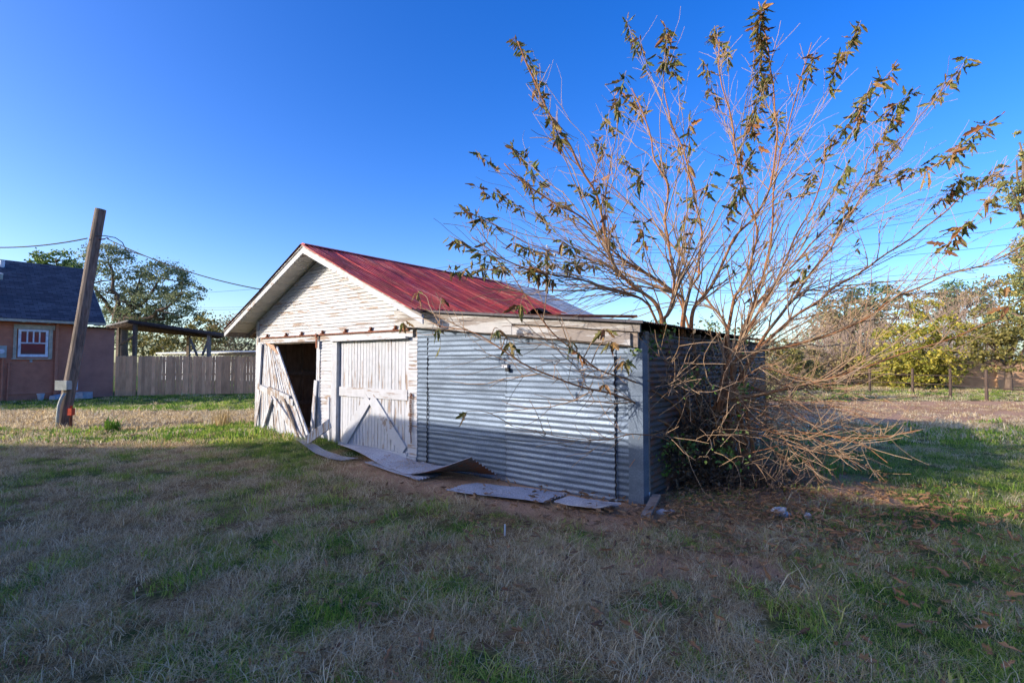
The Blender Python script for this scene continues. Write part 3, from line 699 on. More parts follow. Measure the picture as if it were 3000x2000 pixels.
for q in range(7): one('rafter_tail', CREAM, hs_, lambda m: m.box(hx(34 + q * 74 - 200), hx(34 + q * 74 - 200) + .1, -.5, -.04, 3.44, 3.56))
one('annex_wall', BRICKRED2, hs_, lambda m: m.box(.015, hx(335), .03, 3, -.1, 3.32))
one('annex_roof', DARKMETAL, hs_, lambda m: corr(m, lambda s_, t, h: (-.02 + s_, -.2 + t, 3.36 + h + .03 * math.sin(s_ * 3)), hx(340) + .05, 3.2, .15, .02, 3))
EZ = 3.56; E1 = .85; RY = 3.5; RH = 6.62
def roofm(m):
    for y0, y1 in ((-.5, RY), (7.5, RY)):
        m.hexa([(-HW - .5, y0, EZ - .03), (E1, y0, EZ - .03), (E1, y1, RH - .03), (-HW - .5, y1, RH - .03), (-HW - .5, y0, EZ + .05), (E1, y0, EZ + .05), (E1, y1, RH + .05), (-HW - .5, y1, RH + .05)])
rf = one('roof', SHINGLE, hs_, roofm)
one('gable_wall', BRICKRED, hs_, lambda m: (m.poly([(-.001, 0, 3.7), (-.001, 7, 3.7), (-.001, RY, RH - .12)]), m.poly([(-HW, 0, 3.7), (-HW, 7, 3.7), (-HW, RY, RH - .12)])))
one('fascia', CREAM, hs_, lambda m: m.box(-HW - .5, E1, -.53, -.505, EZ - .1, EZ + .01))
one('rake_trim', CREAM, hs_, lambda m: m.hexa([(E1 + .002, -.5, EZ - .09), (E1 + .03, -.5, EZ - .09), (E1 + .03, RY, RH - .09), (E1 + .002, RY, RH - .09), (E1 + .002, -.5, EZ + .03), (E1 + .03, -.5, EZ + .03), (E1 + .03, RY, RH + .03), (E1 + .002, RY, RH + .03)]))
one('vent_pipe', WINWHITE, rf, lambda m: m.tube([(hx(28), 3.0, 6.0), (hx(28), 3.0, 6.55)], .1, 10)); one('vent_pipe', GREYBOX, rf, lambda m: (m.tube([(hx(-10), .8, 4.2), (hx(-10), .8, 5.5)], .07, 8), m.tube([(hx(-10), .8, 5.4), (hx(-10), .72, 5.65)], .2, 10)))
def hw(px, dy): return HO + Matrix.Rotation(HA, 3, 'Z') @ Vector((hx(px), dy, 0))
p = hw(118, -.45); one('flower_pot', WHITEP, None, lambda m: (m.tube([p + Vector((0, 0, z_)) for z_ in (-.02, .1, .24)], [.09, .11, .13], 12), m.tube([p + Vector((0, 0, z_)) for z_ in (.23, .28)], [.14, .14], 12)), label='small white plastic pot on the grass below the house window', cat='pot')
p = hw(231, -.6); one('concrete_step', CONCRETE, None, lambda m: m.hexa([p + Vector(q) for q in ((-.32, -.3, -.05), (.32, -.26, -.05), (.32, .3, -.05), (-.32, .3, -.05), (-.31, -.29, .28), (.31, -.25, .28), (.31, .3, .28), (-.31, .3, .28))]), label='pale concrete step at the corner of the red house', cat='step')
p = hw(163, -.5); one('splash_block', CONCRETE, None, lambda m: m.hexa([p + Vector(q) for q in ((-.12, -.25, -.05), (.16, -.25, -.05), (.16, .3, -.05), (-.12, .3, -.05), (-.1, -.24, .16), (.14, -.24, .12), (.14, .3, .2), (-.1, .3, .22))]), label='small concrete splash block under the downspout of the red house', cat='concrete block')

# ------------------------------------------------------------------ board fence, carport and white trailer behind
FA, FB_, FC = Vector((-19.75, 25.2, 0)), Vector((-18.9, 25.45, 0)), Vector((-11.2, 28.6, 0))
fe = thing('board_fence', 'tall new cedar board fence beside the red house', 'fence', FA)
def fence_run(A, B, gap):
    L = (B - A).length; n = int(L / .146); d = (B - A).normalized(); nr = Vector((d.y, -d.x, 0))
    for i in range(n):
        a = A + d * (i * L / n + rnd.uniform(0, .006)) - FA; w_ = L / n - rnd.choice((.003, .004, .006, .015 if gap else .005)); h = 2.0 + rnd.uniform(-.025, .02); o = nr * rnd.uniform(.0, .012); t = d * rnd.uniform(-.006, .006)
        def f(m):
            c = .03; th = nr * -.016
            f0 = [a + o, a + d * w_ + o, a + d * w_ + o + t + Vector((0, 0, h - c)), a + d * (w_ - c) + o + t + Vector((0, 0, h)), a + d * c + o + t + Vector((0, 0, h)), a + o + t + Vector((0, 0, h - c))]
            b0 = [q + th for q in f0]; m.poly(f0); m.poly(b0[::-1])
            for k in range(6): m.quad(f0[k], f0[(k + 1) % 6], b0[(k + 1) % 6], b0[k])
        one('board', FENCE, fe, f)
    for z_ in (.35, 1.05, 1.75): one('fence_rail', FENCE, fe, lambda m: m.beam(A - FA + Vector((0, 0, z_)) - nr * .05, B - FA + Vector((0, 0, z_)) - nr * .05, .04, .09))
fence_run(FA, FB_, False); fence_run(FB_ + Vector((.08, 0, 0)), FC, True)
cpn = thing('carport', 'open carport with dark sagging metal roof behind the board fence', 'carport', at(500, 1100, 30) * 1)
co_ = cpn.location.copy()
C = [at(376, 941, 29) - co_, at(656, 981, 29.5) - co_, at(640, 988, 35.5) - co_, at(310, 957, 35.5) - co_]
def cpf(m):
    up = Vector((0, 0, .10)); m.hexa([*C, *(c + up for c in C)])
one('roof', DARKMETAL, cpn, cpf)
for i in range(7): one('purlin', WOOD_DARK, cpn, lambda m: m.beam(C[0].lerp(C[3], i / 6.2) - Vector((0, 0, .06)), C[1].lerp(C[2], i / 6.2) - Vector((0, 0, .06)), .06, .10))
for px, Y, top in ((397, 29.2, 944), (613, 29.6, 975), (348, 34, 950), (553, 34.5, 972)):
    t = at(px, top, Y) - co_; one('post', WOOD_GREY, cpn, lambda m: m.beam(t, (t.x, t.y, -co_.z - .1), .17, .17, (0, 1, 0)))
for a, b in (((556, 990), (578, 1042)), ((613, 990), (592, 1042)), ((352, 1010), (392, 985))): one('brace', WOOD_GREY, cpn, lambda m: m.beam(at(*a, 29.8) - co_, at(*b, 29.8) - co_, .10, .10, (0, 1, 0)))
tra = thing('trailer', 'long low white ribbed trailer with flat roof behind the board fence', 'trailer', (0, 0, 0))
T0, T1 = at(470, 1060, 40), at(840, 1060, 36); td = (T1 - T0); td.z = 0; tn = Vector((td.y, -td.x, 0)).normalized()
def ribs(m):
    n = 90
    for i in range(n):
        a = T0 + td * (i / n); b = T0 + td * ((i + .5) / n); c = T0 + td * ((i + 1) / n)
        for p_, q_, o1, o2 in ((a, b, 0, 0), (b, c, .04, .04)):
            m.quad((p_.x + tn.x * o1, p_.y + tn.y * o1, .3), (q_.x + tn.x * o2, q_.y + tn.y * o2, .3), (q_.x + tn.x * o2, q_.y + tn.y * o2, 2.3), (p_.x + tn.x * o1, p_.y + tn.y * o1, 2.3))
one('wall', WINWHITE, tra, ribs)
one('roof', GALV_ROOF, tra, lambda m: m.hexa([(T0 + tn * .4 + Vector((0, 0, 2.32 - T0.z))), (T1 + tn * .4 + Vector((0, 0, 2.32 - T1.z))), (T1 - tn * 3 + Vector((0, 0, 2.4 - T1.z))), (T0 - tn * 3 + Vector((0, 0, 2.4 - T0.z))), (T0 + tn * .4 + Vector((0, 0, 2.42 - T0.z))), (T1 + tn * .4 + Vector((0, 0, 2.42 - T1.z))), (T1 - tn * 3 + Vector((0, 0, 2.6 - T1.z))), (T0 - tn * 3 + Vector((0, 0, 2.6 - T0.z)))]))
one('awning', DARKMETAL, tra, lambda m: m.hexa([at(640, 1041, 35) , at(800, 1040, 33.5), at(800, 1038, 37), at(640, 1038, 38), at(640, 1034, 35), at(800, 1028, 33.5), at(800, 1028, 37), at(640, 1034, 38)]))
#PART4
# ------------------------------------------------------------------ the big many-stemmed tree by the lean-to
def crom(pts, per=6):
    pts = [Vector(p) for p in pts]; out = []
    for i in range(len(pts) - 1):
        a, b, c, d = pts[max(i - 1, 0)], pts[i], pts[i + 1], pts[min(i + 2, len(pts) - 1)]
        for k in range(per):
            t = k / per
            out.append(.5 * ((2 * b) + (c - a) * t + (2 * a - 5 * b + 4 * c - d) * t * t + (3 * b - a - 3 * c + d) * t ** 3))
    out.append(pts[-1]); return out
def jit(pts, a, f=3.0, sd=0.0):
    return [p + a * Vector((noise.noise(p * f + Vector((sd, 0, 0))), noise.noise(p * f + Vector((0, sd + 7, 0))), noise.noise(p * f + Vector((0, 3, sd))))) for p in pts]
TB = Vector((3.35, 7.75, 0))
tree = thing('leaning_tree', 'many-stemmed nearly bare tree with withered leaf clusters beside the lean-to', 'tree', TB)
twigs = MB(); leaves = []          # leaves: (position, hang direction, size, roll)
paths = []                         # (points, radii)
def stem(px, r0, r1, base=None, sd=0.0, per=5, wob=.05):
    """px: (x, y, depth) along the stem from its foot"""
    pts = ([base] if base is not None else []) + [at(*q) for q in px]
    pts = jit(crom(pts, per), wob, 2.2, sd); n = len(pts)
    r0 *= .74; rad = [r0 + (r1 - r0) * (i / (n - 1)) ** .55 for i in range(n)]
    m = MB(); m.tube([p - TB for p in pts], rad, 8); m.build('stem', BARK, tree, smooth=True)
    paths.append((pts, rad)); return pts
G = lambda dx, dy: TB + Vector((dx, dy, -.08))
stem([(1962, 1230, 7.05), (1940, 1060, 6.95), (1943, 950, 6.9), (1922, 893, 6.85), (1888, 858, 6.8), (1838, 820, 6.7), (1798, 770, 6.6), (1768, 640, 6.5), (1700, 490, 6.3), (1640, 385, 6.2), (1560, 230, 6.1), (1512, 125, 6.0)], .065, .008, G(-.75, -.35), 1)
stem([(1985, 1180, 7.1), (1950, 960, 6.95), (1957, 917, 6.9), (1976, 800, 7.0), (1953, 672, 7.1), (1957, 557, 7.2), (1925, 470, 7.2), (1880, 330, 7.2), (1850, 250, 7.2)], .055, .007, G(-.5, -.4), 2)
stem([(2015, 1200, 7.4), (1999, 1000, 7.3), (2003, 882, 7.3), (1955, 845, 7.2), (1888, 798, 7.1), (1800, 735, 6.9), (1700, 640, 6.7), (1560, 560, 6.5), (1480, 480, 6.4)], .06, .007, G(-.3, -.3), 3)
stem([(2022, 1180, 7.6), (2003, 980, 7.5), (2014, 852, 7.6), (2045, 798, 7.7), (2052, 691, 7.9), (2037, 584, 8.0), (2000, 440, 8.1), (1950, 300, 8.1), (1945, 180, 8.1)], .055, .007, G(-.2, -.1), 4)
stem([(2058, 1200, 7.7), (2040, 1060, 7.6), (2026, 978, 7.6), (2037, 901, 7.6), (2064, 856, 7.6), (2106, 798, 7.6), (2144, 710, 7.6), (2205, 638, 7.5), (2255, 540, 7.4), (2280, 400, 7.3), (2262, 250, 7.3), (2225, 10, 7.2)], .07, .008, G(-.05, -.15), 5)
stem([(2130, 1180, 7.9), (2137, 1009, 8.0), (2125, 948, 8.1), (2091, 902, 8.2), (2040, 840, 8.4), (1985, 740, 8.6), (1900, 640, 8.8), (1800, 560, 9.0), (1720, 420, 9.1)], .05, .006, G(.1, .1), 6)
stem([(2110, 1210, 7.4), (2150, 1085, 7.6), (2175, 978, 7.8), (2213, 860, 7.9), (2232, 806, 8.0), (2259, 691, 8.1), (2267, 557, 8.2), (2290, 430, 8.3), (2340, 250, 8.4), (2380, 120, 8.4)], .06, .007, G(.15, -.05), 7)
stem([(2120, 1150, 8.2), (2144, 902, 8.3), (2167, 844, 8.3), (2205, 760, 8.3), (2215, 664, 8.3), (2167, 519, 8.2), (2150, 380, 8.1), (2110, 230, 8.0), (2105, 120, 8.0)], .055, .007, G(.2, .25), 8)
stem([(2160, 1150, 7.6), (2251, 970, 7.8), (2328, 863, 8.0), (2374, 806, 8.1), (2427, 730, 8.2), (2466, 668, 8.2), (2560, 520, 8.2), (2650, 400, 8.2), (2810, 200, 8.1)], .05, .006, G(.25, 0), 9)
stem([(2175, 1120, 7.3), (2286, 959, 7.3), (2397, 882, 7.3), (2450, 837, 7.3), (2565, 768, 7.2), (2750, 640, 7.0), (2850, 560, 6.9), (2920, 520, 6.8)], .045, .006, G(.3, -.15), 10)
stem([(2150, 1120, 7.2), (2182, 1035, 7.1), (2335, 1009, 6.9), (2481, 959, 6.7), (2690, 840, 6.5), (2880, 770, 6.4), (3050, 700, 6.3)], .045, .006, G(.2, -.25), 11)
stem([(2092, 1195, 7.2), (2240, 1152, 6.9), (2379, 1123, 6.7), (2530, 1075, 6.5), (2700, 1018, 6.3), (2960, 930, 6.1)], .045, .006, G(.05, -.35), 12)
stem([(2100, 1300, 7.1), (2111, 1223, 7.0), (2226, 1262, 6.7), (2465, 1279, 6.4), (2600, 1280, 6.2), (2700, 1262, 6.1)], .035, .005, G(.0, -.4), 13)
stem([(2105, 1230, 7.2), (2130, 1070, 7.0), (2160, 1010, 6.9), (2210, 950, 6.9), (2270, 840, 6.9), (2330, 700, 6.9), (2400, 560, 6.8), (2420, 420, 6.8)], .06, .006, G(.05, -.3), 14)
stem([(1985, 1270, 6.9), (1885, 1208, 6.3), (1855, 1176, 6.1), (1760, 1147, 5.9), (1654, 1116, 5.75), (1552, 1072, 5.7), (1450, 1010, 5.7), (1373, 968, 5.75), (1290, 955, 5.9)], .03, .005, G(-.5, -.45), 15, 5, .03)
stem([(1985, 1200, 6.9), (1880, 1130, 6.2), (1760, 1080, 5.8), (1640, 1000, 5.6), (1560, 900, 5.5), (1500, 800, 5.5)], .025, .005, G(-.5, -.45), 16, 5, .04)
stem([(2020, 1320, 7.0), (1880, 1270, 6.0), (1760, 1290, 5.7), (1600, 1270, 5.6), (1500, 1250, 5.7)], .016, .003, G(-.3, -.5), 17, 5, .04)
stem([(2180, 960, 8.6), (2300, 800, 9.0), (2480, 600, 9.4), (2560, 440, 9.6), (2640, 330, 9.6)], .045, .006, G(.25, .3), 18)
stem([(1990, 1100, 7.2), (1900, 900, 6.8), (1780, 840, 6.4), (1600, 800, 6.0), (1480, 760, 5.9), (1380, 700, 5.8)], .04, .005, G(-.35, -.2), 19)
stem([(2040, 1050, 8.0), (1990, 880, 8.3), (1900, 830, 8.6), (1740, 760, 8.9), (1560, 720, 9.0), (1420, 640, 9.0)], .04, .005, G(-.1, .1), 20)
frnd = random.Random(21)
for k in range(26):
    x = frnd.uniform(2330, 2640); y = frnd.uniform(1240, 1425) if k % 3 else frnd.uniform(1090, 1250); d0 = frnd.uniform(6.7, 7.6)
    x0, y0 = frnd.uniform(2070, 2190), frnd.uniform(1120, 1330)
    stem([(x0, y0, d0), (x0 + (x - x0) * .3, min(y0, y) - frnd.uniform(0, 40) + .25 * (y - y0), d0 - .25), (x0 + (x - x0) * .68, y0 + (y - y0) * .62 - 20, d0 - .6), (x, y, d0 - frnd.uniform(.7, 1.3))], frnd.uniform(.009, .013), .0035, G(frnd.uniform(-.2, .4), frnd.uniform(-.45, 0)), 21 + k, 5, .10)
for k in range(5):
    x0, y0 = frnd.uniform(1960, 2080), frnd.uniform(1080, 1300); x = frnd.uniform(1840, 1960); y = y0 + frnd.uniform(-120, 120)
    stem([(x0, y0, 6.85), ((x + x0) / 2, y0 - 20, 6.4), (x, y, 6.05)], .010, .0035, G(frnd.uniform(-.6, -.2), -.45), 60 + k, 5, .06)
MAIN = len(paths)
def child(path, rad, t, ang, ln, up, lvl, seed):
    i = int(t * (len(path) - 2)); p = path[i]; tg = (path[i + 1] - path[i]).normalized()
    sd = tg.cross(Vector((rnd.gauss(0, 1), rnd.gauss(0, 1), rnd.gauss(0, 1)))).normalized()
    d = (tg * math.cos(ang) + sd * math.sin(ang)).normalized(); n = 5 if lvl < 2 else 3
    pts = [p.copy()]; q = p.copy()
    for k in range(n):
        d = (d + Vector((rnd.gauss(0, .12), rnd.gauss(0, .12), rnd.gauss(0, .12) + up))).normalized(); q = q + d * (ln / n); pts.append(q.copy())
    r = min(rad[i] * .6, .013 if lvl < 2 else .0055); r = max(r, .0055 if lvl < 2 else .0042)
    rr = [r + (.0032 - r) * k / n for k in range(n + 1)]
    return pts, rr
def inwall(p):
    q = loc(p); return (-4.2 < q.x < .04 and -.06 < q.y < 7 and q.z < 2.5) or q.z < .02
sec = []
for pi in range(MAIN):
    pts, rad = paths[pi]; L = sum((pts[i + 1] - pts[i]).length for i in range(len(pts) - 1)); low = pts[-1].z < 1.6
    for k in range(int(L * (1.9 if low else 2.9))):
        t = rnd.uniform(.22, .97)
        c, r = child(pts, rad, t, rnd.uniform(.28, .75), rnd.uniform(.4, 1.8) * (1.2 - .8 * t) * (.42 if low else 1), (-.01 if low else .03), 1, k)
        if low: r = [v * .55 for v in r]
        if any(inwall(p) for p in c): continue
        sec.append((c, r)); twigs.tube([p - TB for p in c], r, 4, False)
for c, r in sec:
    for k in range(rnd.randint(2, 5)):
        g, r2 = child(c, r, rnd.uniform(.15, .95), rnd.uniform(.5, 1.1), rnd.uniform(.12, .55), .05, 2, k)
        if any(inwall(p) for p in g): continue
        twigs.tube([p - TB for p in g], r2, 3, False)
for pi in range(MAIN):              # short spurs along the lower limbs
    pts, rad = paths[pi]
    for k in range(22 if pts[-1].z < 2.6 else 12):
        g, r2 = child(pts, rad, rnd.uniform(.35, 1), rnd.uniform(.8, 1.4), rnd.uniform(.05, .13), .02, 2, k)
        twigs.tube([p - TB for p in g], [x * .9 for x in r2], 3, False)
# leafy shoot tips: (x, y, number of leaves) on the photo's scale, joined to the nearest limb
TIPS = [(1510, 116, 16), (1560, 225, 10), (1600, 310, 8), (1838, 65, 10), (1870, 110, 8), (1950, 85, 16), (1975, 165, 14), (2095, 75, 12), (2125, 120, 8), (2228, 8, 22), (2235, 110, 20), (2245, 210, 20), (2230, 290, 14),
        (2520, 60, 14), (2475, 150, 12), (2385, 150, 10), (1835, 205, 9), (1850, 270, 8), (1800, 300, 6), (1770, 345, 8), (1745, 400, 8), (2625, 190, 7), (2555, 240, 10), (2695, 245, 8), (2840, 160, 6), (2775, 225, 8), (2890, 360, 10), (2855, 410, 10),
        (2820, 510, 12), (2915, 505, 8), (2840, 640, 10), (2960, 510, 4), (2730, 470, 9), (2585, 470, 6), (2490, 600, 12), (2385, 495, 12), (2485, 475, 8), (2620, 410, 8), (2520, 300, 8), (2195, 350, 10), (2025, 335, 6), (1985, 420, 8), (1395, 435, 6), (1495, 425, 14), (1520, 510, 12), (1555, 495, 10), (1395, 545, 7), (1445, 555, 9),
        (1352, 610, 9), (1322, 695, 8), (1410, 765, 9), (1358, 785, 9), (1602, 760, 9), (1540, 785, 14), (1505, 710, 9), (1690, 540, 10), (1568, 620, 8), (1620, 585, 8), (1820, 450, 6), (1890, 485, 6), (2180, 540, 12), (2370, 770, 5), (2088, 495, 5), (1930, 450, 6), (2010, 640, 6), (1880, 640, 6), (1750, 650, 7), (2030, 560, 6), (2280, 320, 8), (2215, 430, 10),
        (1640, 700, 7), (1690, 760, 5), (2450, 380, 7), (2340, 400, 8), (2080, 260, 8), (2060, 180, 7), (1310, 790, 8), (1750, 520, 5), (2640, 310, 8), (2960, 600, 3)]
HANG = [(1525, 893, 6, 5.5), (1462, 962, 6, 5.7), (1494, 1000, 5, 5.7), (1677, 1002, 4, 5.6), (1695, 1030, 4, 5.6), (1775, 962, 7, 5.6), (1793, 995, 7, 5.6), (1833, 1050, 7, 5.7), (1279, 965, 5, 5.95), (1177, 942, 7, 7.0), (1364, 1203, 2, 5.9), (1770, 1125, 3, 5.7), (1293, 1014, 1, 6.0), (1225, 850, 5, 6.6), (1290, 870, 3, 6.6), (2975, 820, 3, 5.6), (2990, 880, 3, 5.6)]
def leafy(pts, n, span=.6, droop=.55, size=1.0):
    m = len(pts)
    for k in range(n):
        t = 1 - span * rnd.random() ** 1.2; i = min(m - 2, int(t * (m - 1))); p = pts[i].lerp(pts[i + 1], rnd.random())
        d = Vector((rnd.gauss(0, .6), rnd.gauss(0, .6), rnd.gauss(-droop, .5))).normalized()
        leaves.append((p + d * .02, d, size * rnd.uniform(.09, .20), rnd.uniform(0, 6.28)))
allp = [(p, r) for pts, rad in paths for p, r in list(zip(pts, rad))[len(pts) // 3:]]
base_pts = [(pts[i], rad[i], (pts[i + 1] - pts[i]).normalized()) for pts, rad in paths[:20] for i in range(len(pts) * 3 // 10, len(pts) * 7 // 10) if pts[i].z > 1.3]
def shoot(tip, near, spread_):
    best = None
    for p, r, tg in base_pts:
        v = tip - p; L = v.length
        if L < near or v.z < -.5: continue
        s_ = (1 - v.normalized().dot(tg)) * 2.2 + .30 * L + rnd.uniform(0, spread_)
        if best is None or s_ < best[0]: best = (s_, p, r, tg, L)
    if best is None: return None
    _, p, r, tg, L = best
    c1 = p + tg * L * .33; c2 = tip - (tip - p).normalized() * L * .34 + Vector((0, 0, -.05 * L))
    pts = [p * (1 - t) ** 3 + c1 * 3 * t * (1 - t) ** 2 + c2 * 3 * t * t * (1 - t) + tip * t ** 3 for t in [i / 14 for i in range(15)]]
    pts = jit(pts, .05, 2.6, tip.x); r0 = max(.006, min(r * .6, .007 + .0025 * L)); rr = [r0 + (.0036 - r0) * (i / 14) ** .6 for i in range(15)]
    twigs.tube([q - TB for q in pts], rr, 4, False); return pts, rr, L
for (x, y, n) in TIPS:
    Y = 7.4 + rnd.uniform(-1.8, 1.9) - .5 * sstep(2500, 2900, x); res = shoot(at(x, y, Y), 1.1, .35)
    if not res: continue
    pts, rr, L = res; leafy(pts, int(n * 3.1), min(.6, .36 / max(L, .4) + .04), .5)
    for k in range(5):
        g, r2 = child(pts, rr, rnd.uniform(.35, .95), rnd.uniform(.3, .7), rnd.uniform(.25, .8), .02, 1, k); twigs.tube([q - TB for q in g], [v * .7 for v in r2], 3, False)
for k in range(60):                # leafless thin shoots filling the fan
    a = R(rnd.uniform(-6, 186) if k % 2 else rnd.choice((rnd.uniform(0, 42), rnd.uniform(138, 178)))); f = rnd.uniform(.45, .98); x = 2085 + 800 * f * math.cos(a); y = 985 - (860 if k % 3 else 560) * f * math.sin(a)
    res = shoot(at(x, y, 7.5 + rnd.uniform(-2.0, 2.2)), .8, .6)
    if not res: continue
    pts, rr, L = res
    if any(inwall(q) for q in pts): continue
    for j in range(6):
        g, r2 = child(pts, rr, rnd.uniform(.2, .97), rnd.uniform(.3, .85), rnd.uniform(.2, .8), .02, 1, k); twigs.tube([q - TB for q in g], [v * .7 for v in r2], 3, False)
    if y < 800 and rnd.random() < .35: leafy(pts, rnd.randint(2, 5), .25, .5, .85)
for (x, y, n, Y) in HANG:
    tip = at(x, y, Y); best = min(allp, key=lambda a: (a[0] - tip).length + 2 * max(0, loc(a[0]).y + .1)); p = best[0]
    pts = jit(crom([p, p.lerp(tip, .5) + Vector((0, 0, .08)), tip], 6), .03, 3, x)
    twigs.tube([q - TB for q in pts], [.007 - .0045 * i / 12 for i in range(len(pts))], 4, False); leafy(pts, n, .12, 1.3, 1.05)
for c, r in sec:
    if c[-1].z > 3.0 and rnd.random() < .22: leafy(c, rnd.randint(1, 4), .5, .5, .8)
twigs.build('twigs', TWIG, tree, kind='stuff')
def leaf_geo(var):
    """lobed drooping leaf, length 1 along -z"""
    o = [[(0, 0), (.10, .12), (.30, .18), (.16, .30), (.34, .48), (.14, .52), (.16, .78), (0, 1)], [(0, 0), (.08, .15), (.20, .30), (.12, .42), (.24, .62), (.10, .70), (.07, .88), (0, 1.05)], [(0, 0), (.14, .10), (.20, .34), (.17, .6), (.10, .85), (0, 1)]][var]
    n = len(o); curl = (.35, .55, .2)[var]
    V = []; F = []
    for x, t in o: V.append((0, .16 * math.sin(t * 3) * curl, -t))
    for sgn in (-1, 1):
        b = len(V)
        for x, t in o: V.append((sgn * x * .66, .16 * math.sin(t * 3) * curl - x * .45 + .05 * math.sin(9 * t + sgn), -t + .03 * sgn))
        for i in range(n - 1): F.append((i, i + 1, b + i + 1, b + i) if sgn > 0 else (i, b + i, b + i + 1, i + 1))
    return V, F
LG = [leaf_geo(i) for i in range(3)]
lmesh = []
for V, F in LG:
    me = bpy.data.meshes.new('leaf'); me.from_pydata(V, [], F); me.materials.append(LEAF1); me.update(); lmesh.append(me)
def leaf_mat(p, d, s_, roll): return Matrix.Translation(p) @ ((-d).to_track_quat('Z', 'Y').to_matrix() @ Matrix.Rotation(roll, 3, 'Z')).to_4x4() @ Matrix.Scale(s_, 4)
leaves.sort(key=lambda l: -l[2] / l[0].y)
rest = MB()
for i, (p, d, s_, ro) in enumerate(leaves):
    k = rnd.randrange(3); M4 = leaf_mat(p - TB, d, s_, ro)
    if i < 295:
        o = link('leaf', lmesh[k], tree); o.matrix_local = M4
    else:
        V, F = LG[k]; b = len(rest.v); rest.v += [tuple(M4 @ Vector(v)) for v in V]; rest.f += [tuple(b + j for j in f) for f in F]
rest.build('foliage', LEAF, tree, kind='stuff')
# vines and dead brush round the foot of the tree
def leafcloud(mb, centers, n, spread, size, flat_=.0):
    for i in range(n):
        c, rr = centers[rnd.randrange(len(centers))]
        p = c + Vector((rnd.gauss(0, 1) * rr[0], rnd.gauss(0, 1) * rr[1], rnd.gauss(0, 1) * rr[2])) * spread
        a = Vector((rnd.gauss(0, 1), rnd.gauss(0, 1), rnd.gauss(0, 1))).normalized(); b = a.cross(Vector((rnd.gauss(0, 1), rnd.gauss(0, 1), rnd.gauss(0, 1)))).normalized()
        s_ = size * rnd.uniform(.6, 1.4); mb.quad(p - a * s_ * .5, p + b * s_ * .32 + a * s_ * .05, p + a * s_ * .6, p - b * s_ * .32 + a * s_ * .05)
vine = thing('vine_bush', 'tangle of vines and dead brush at the foot of the big tree', 'bush', TB + Vector((-.1, -.5, 0)))
vo = vine.location.copy(); st = MB()
for i in range(330):
    a = rnd.uniform(0, 6.28); r = .75 * math.sqrt(rnd.random()); p = vo + Vector((math.cos(a) * r * 1.2, math.sin(a) * r * .8, -.03)); d = Vector((rnd.gauss(0, .6), rnd.gauss(0, .5), 1)).normalized(); pts = [p]
    for k in range(5):
        d = (d + Vector((rnd.gauss(0, .45), rnd.gauss(0, .45), rnd.gauss(-.12, .3)))).normalized(); pts.append(pts[-1] + d * rnd.uniform(.08, .22))
    if any(inwall(q) and q.z > .02 for q in pts): continue
    st.tube([q - vo for q in pts], [.006 - .0008 * k for k in range(6)], 3, False)
st.build('stems', BARK_D, vine, kind='stuff')
tg_ = MB(); wall_l = []
for i in range(230):
    b = rnd.uniform(.25, 4.6); o = rnd.uniform(.1, .75); z_ = rnd.uniform(.35, 1.9); p = wld(o, b, z_); d = Vector((rnd.gauss(.25, .6), rnd.gauss(-.2, .5), rnd.gauss(.1, .6))).normalized(); pts = [p]
    for k in range(6):
        d = (d + Vector((rnd.gauss(0, .3), rnd.gauss(0, .3), rnd.gauss(-.06, .3)))).normalized(); pts.append(pts[-1] + d * rnd.uniform(.06, .2))
    if any(inwall(q) for q in pts): continue
    tg_.tube([q - vo for q in pts], [.0048 - .0004 * k for k in range(7)], 3, False)
    if rnd.random() < .6: wall_l.append((pts[rnd.randrange(7)] - vo, (.16, .12, .14)))
tg_.build('dry_tangle', TWIG, vine, kind='stuff')
wl = MB(); leafcloud(wl, [(wld(rnd.uniform(.08, .3), rnd.uniform(.6, 4.8), rnd.uniform(.3, 2.0)) - vo, (.16, .10, .18)) for k in range(60)], 2300, .9, .05); wl.build('wall_vines', F_DEAD, vine, kind='stuff')
wl = MB(); leafcloud(wl, wall_l[:40], 240, .6, .05); wl.build('green_sprigs', F_VINE, vine, kind='stuff')
lv = MB(); leafcloud(lv, [(at(1985, 1330, 6.7) - vo, (.3, .15, .25)), (at(2090, 1400, 6.9) - vo, (.45, .2, .22)), (at(2060, 1290, 6.9) - vo, (.35, .15, .25)), (at(2200, 1420, 6.9) - vo, (.4, .2, .12))], 2600, .8, .05)
lv.v = [(v[0], v[1], max(v[2], .0)) for v in lv.v]; lv.build('dead_leaves', F_DEAD, vine, kind='stuff')
lv = MB(); leafcloud(lv, [(at(x, y, Y) - vo, (s_, s_, s_)) for x, y, Y, s_ in ((1985, 1300, 6.5, .10), (2025, 1310, 6.6, .08), (2115, 1320, 6.7, .10), (2020, 1120, 6.7, .09), (1885, 985, 6.25, .10), (1905, 1020, 6.3, .08), (1940, 980, 6.5, .09), (1860, 1030, 6.1, .06), (2030, 1110, 6.6, .05), (2180, 1135, 6.7, .05), (1950, 1330, 6.5, .12), (1960, 1365, 6.6, .12), (2150, 1350, 6.8, .08))], 420, .8, .055)
lv.build('vine_leaves', F_VINE, vine, kind='stuff')

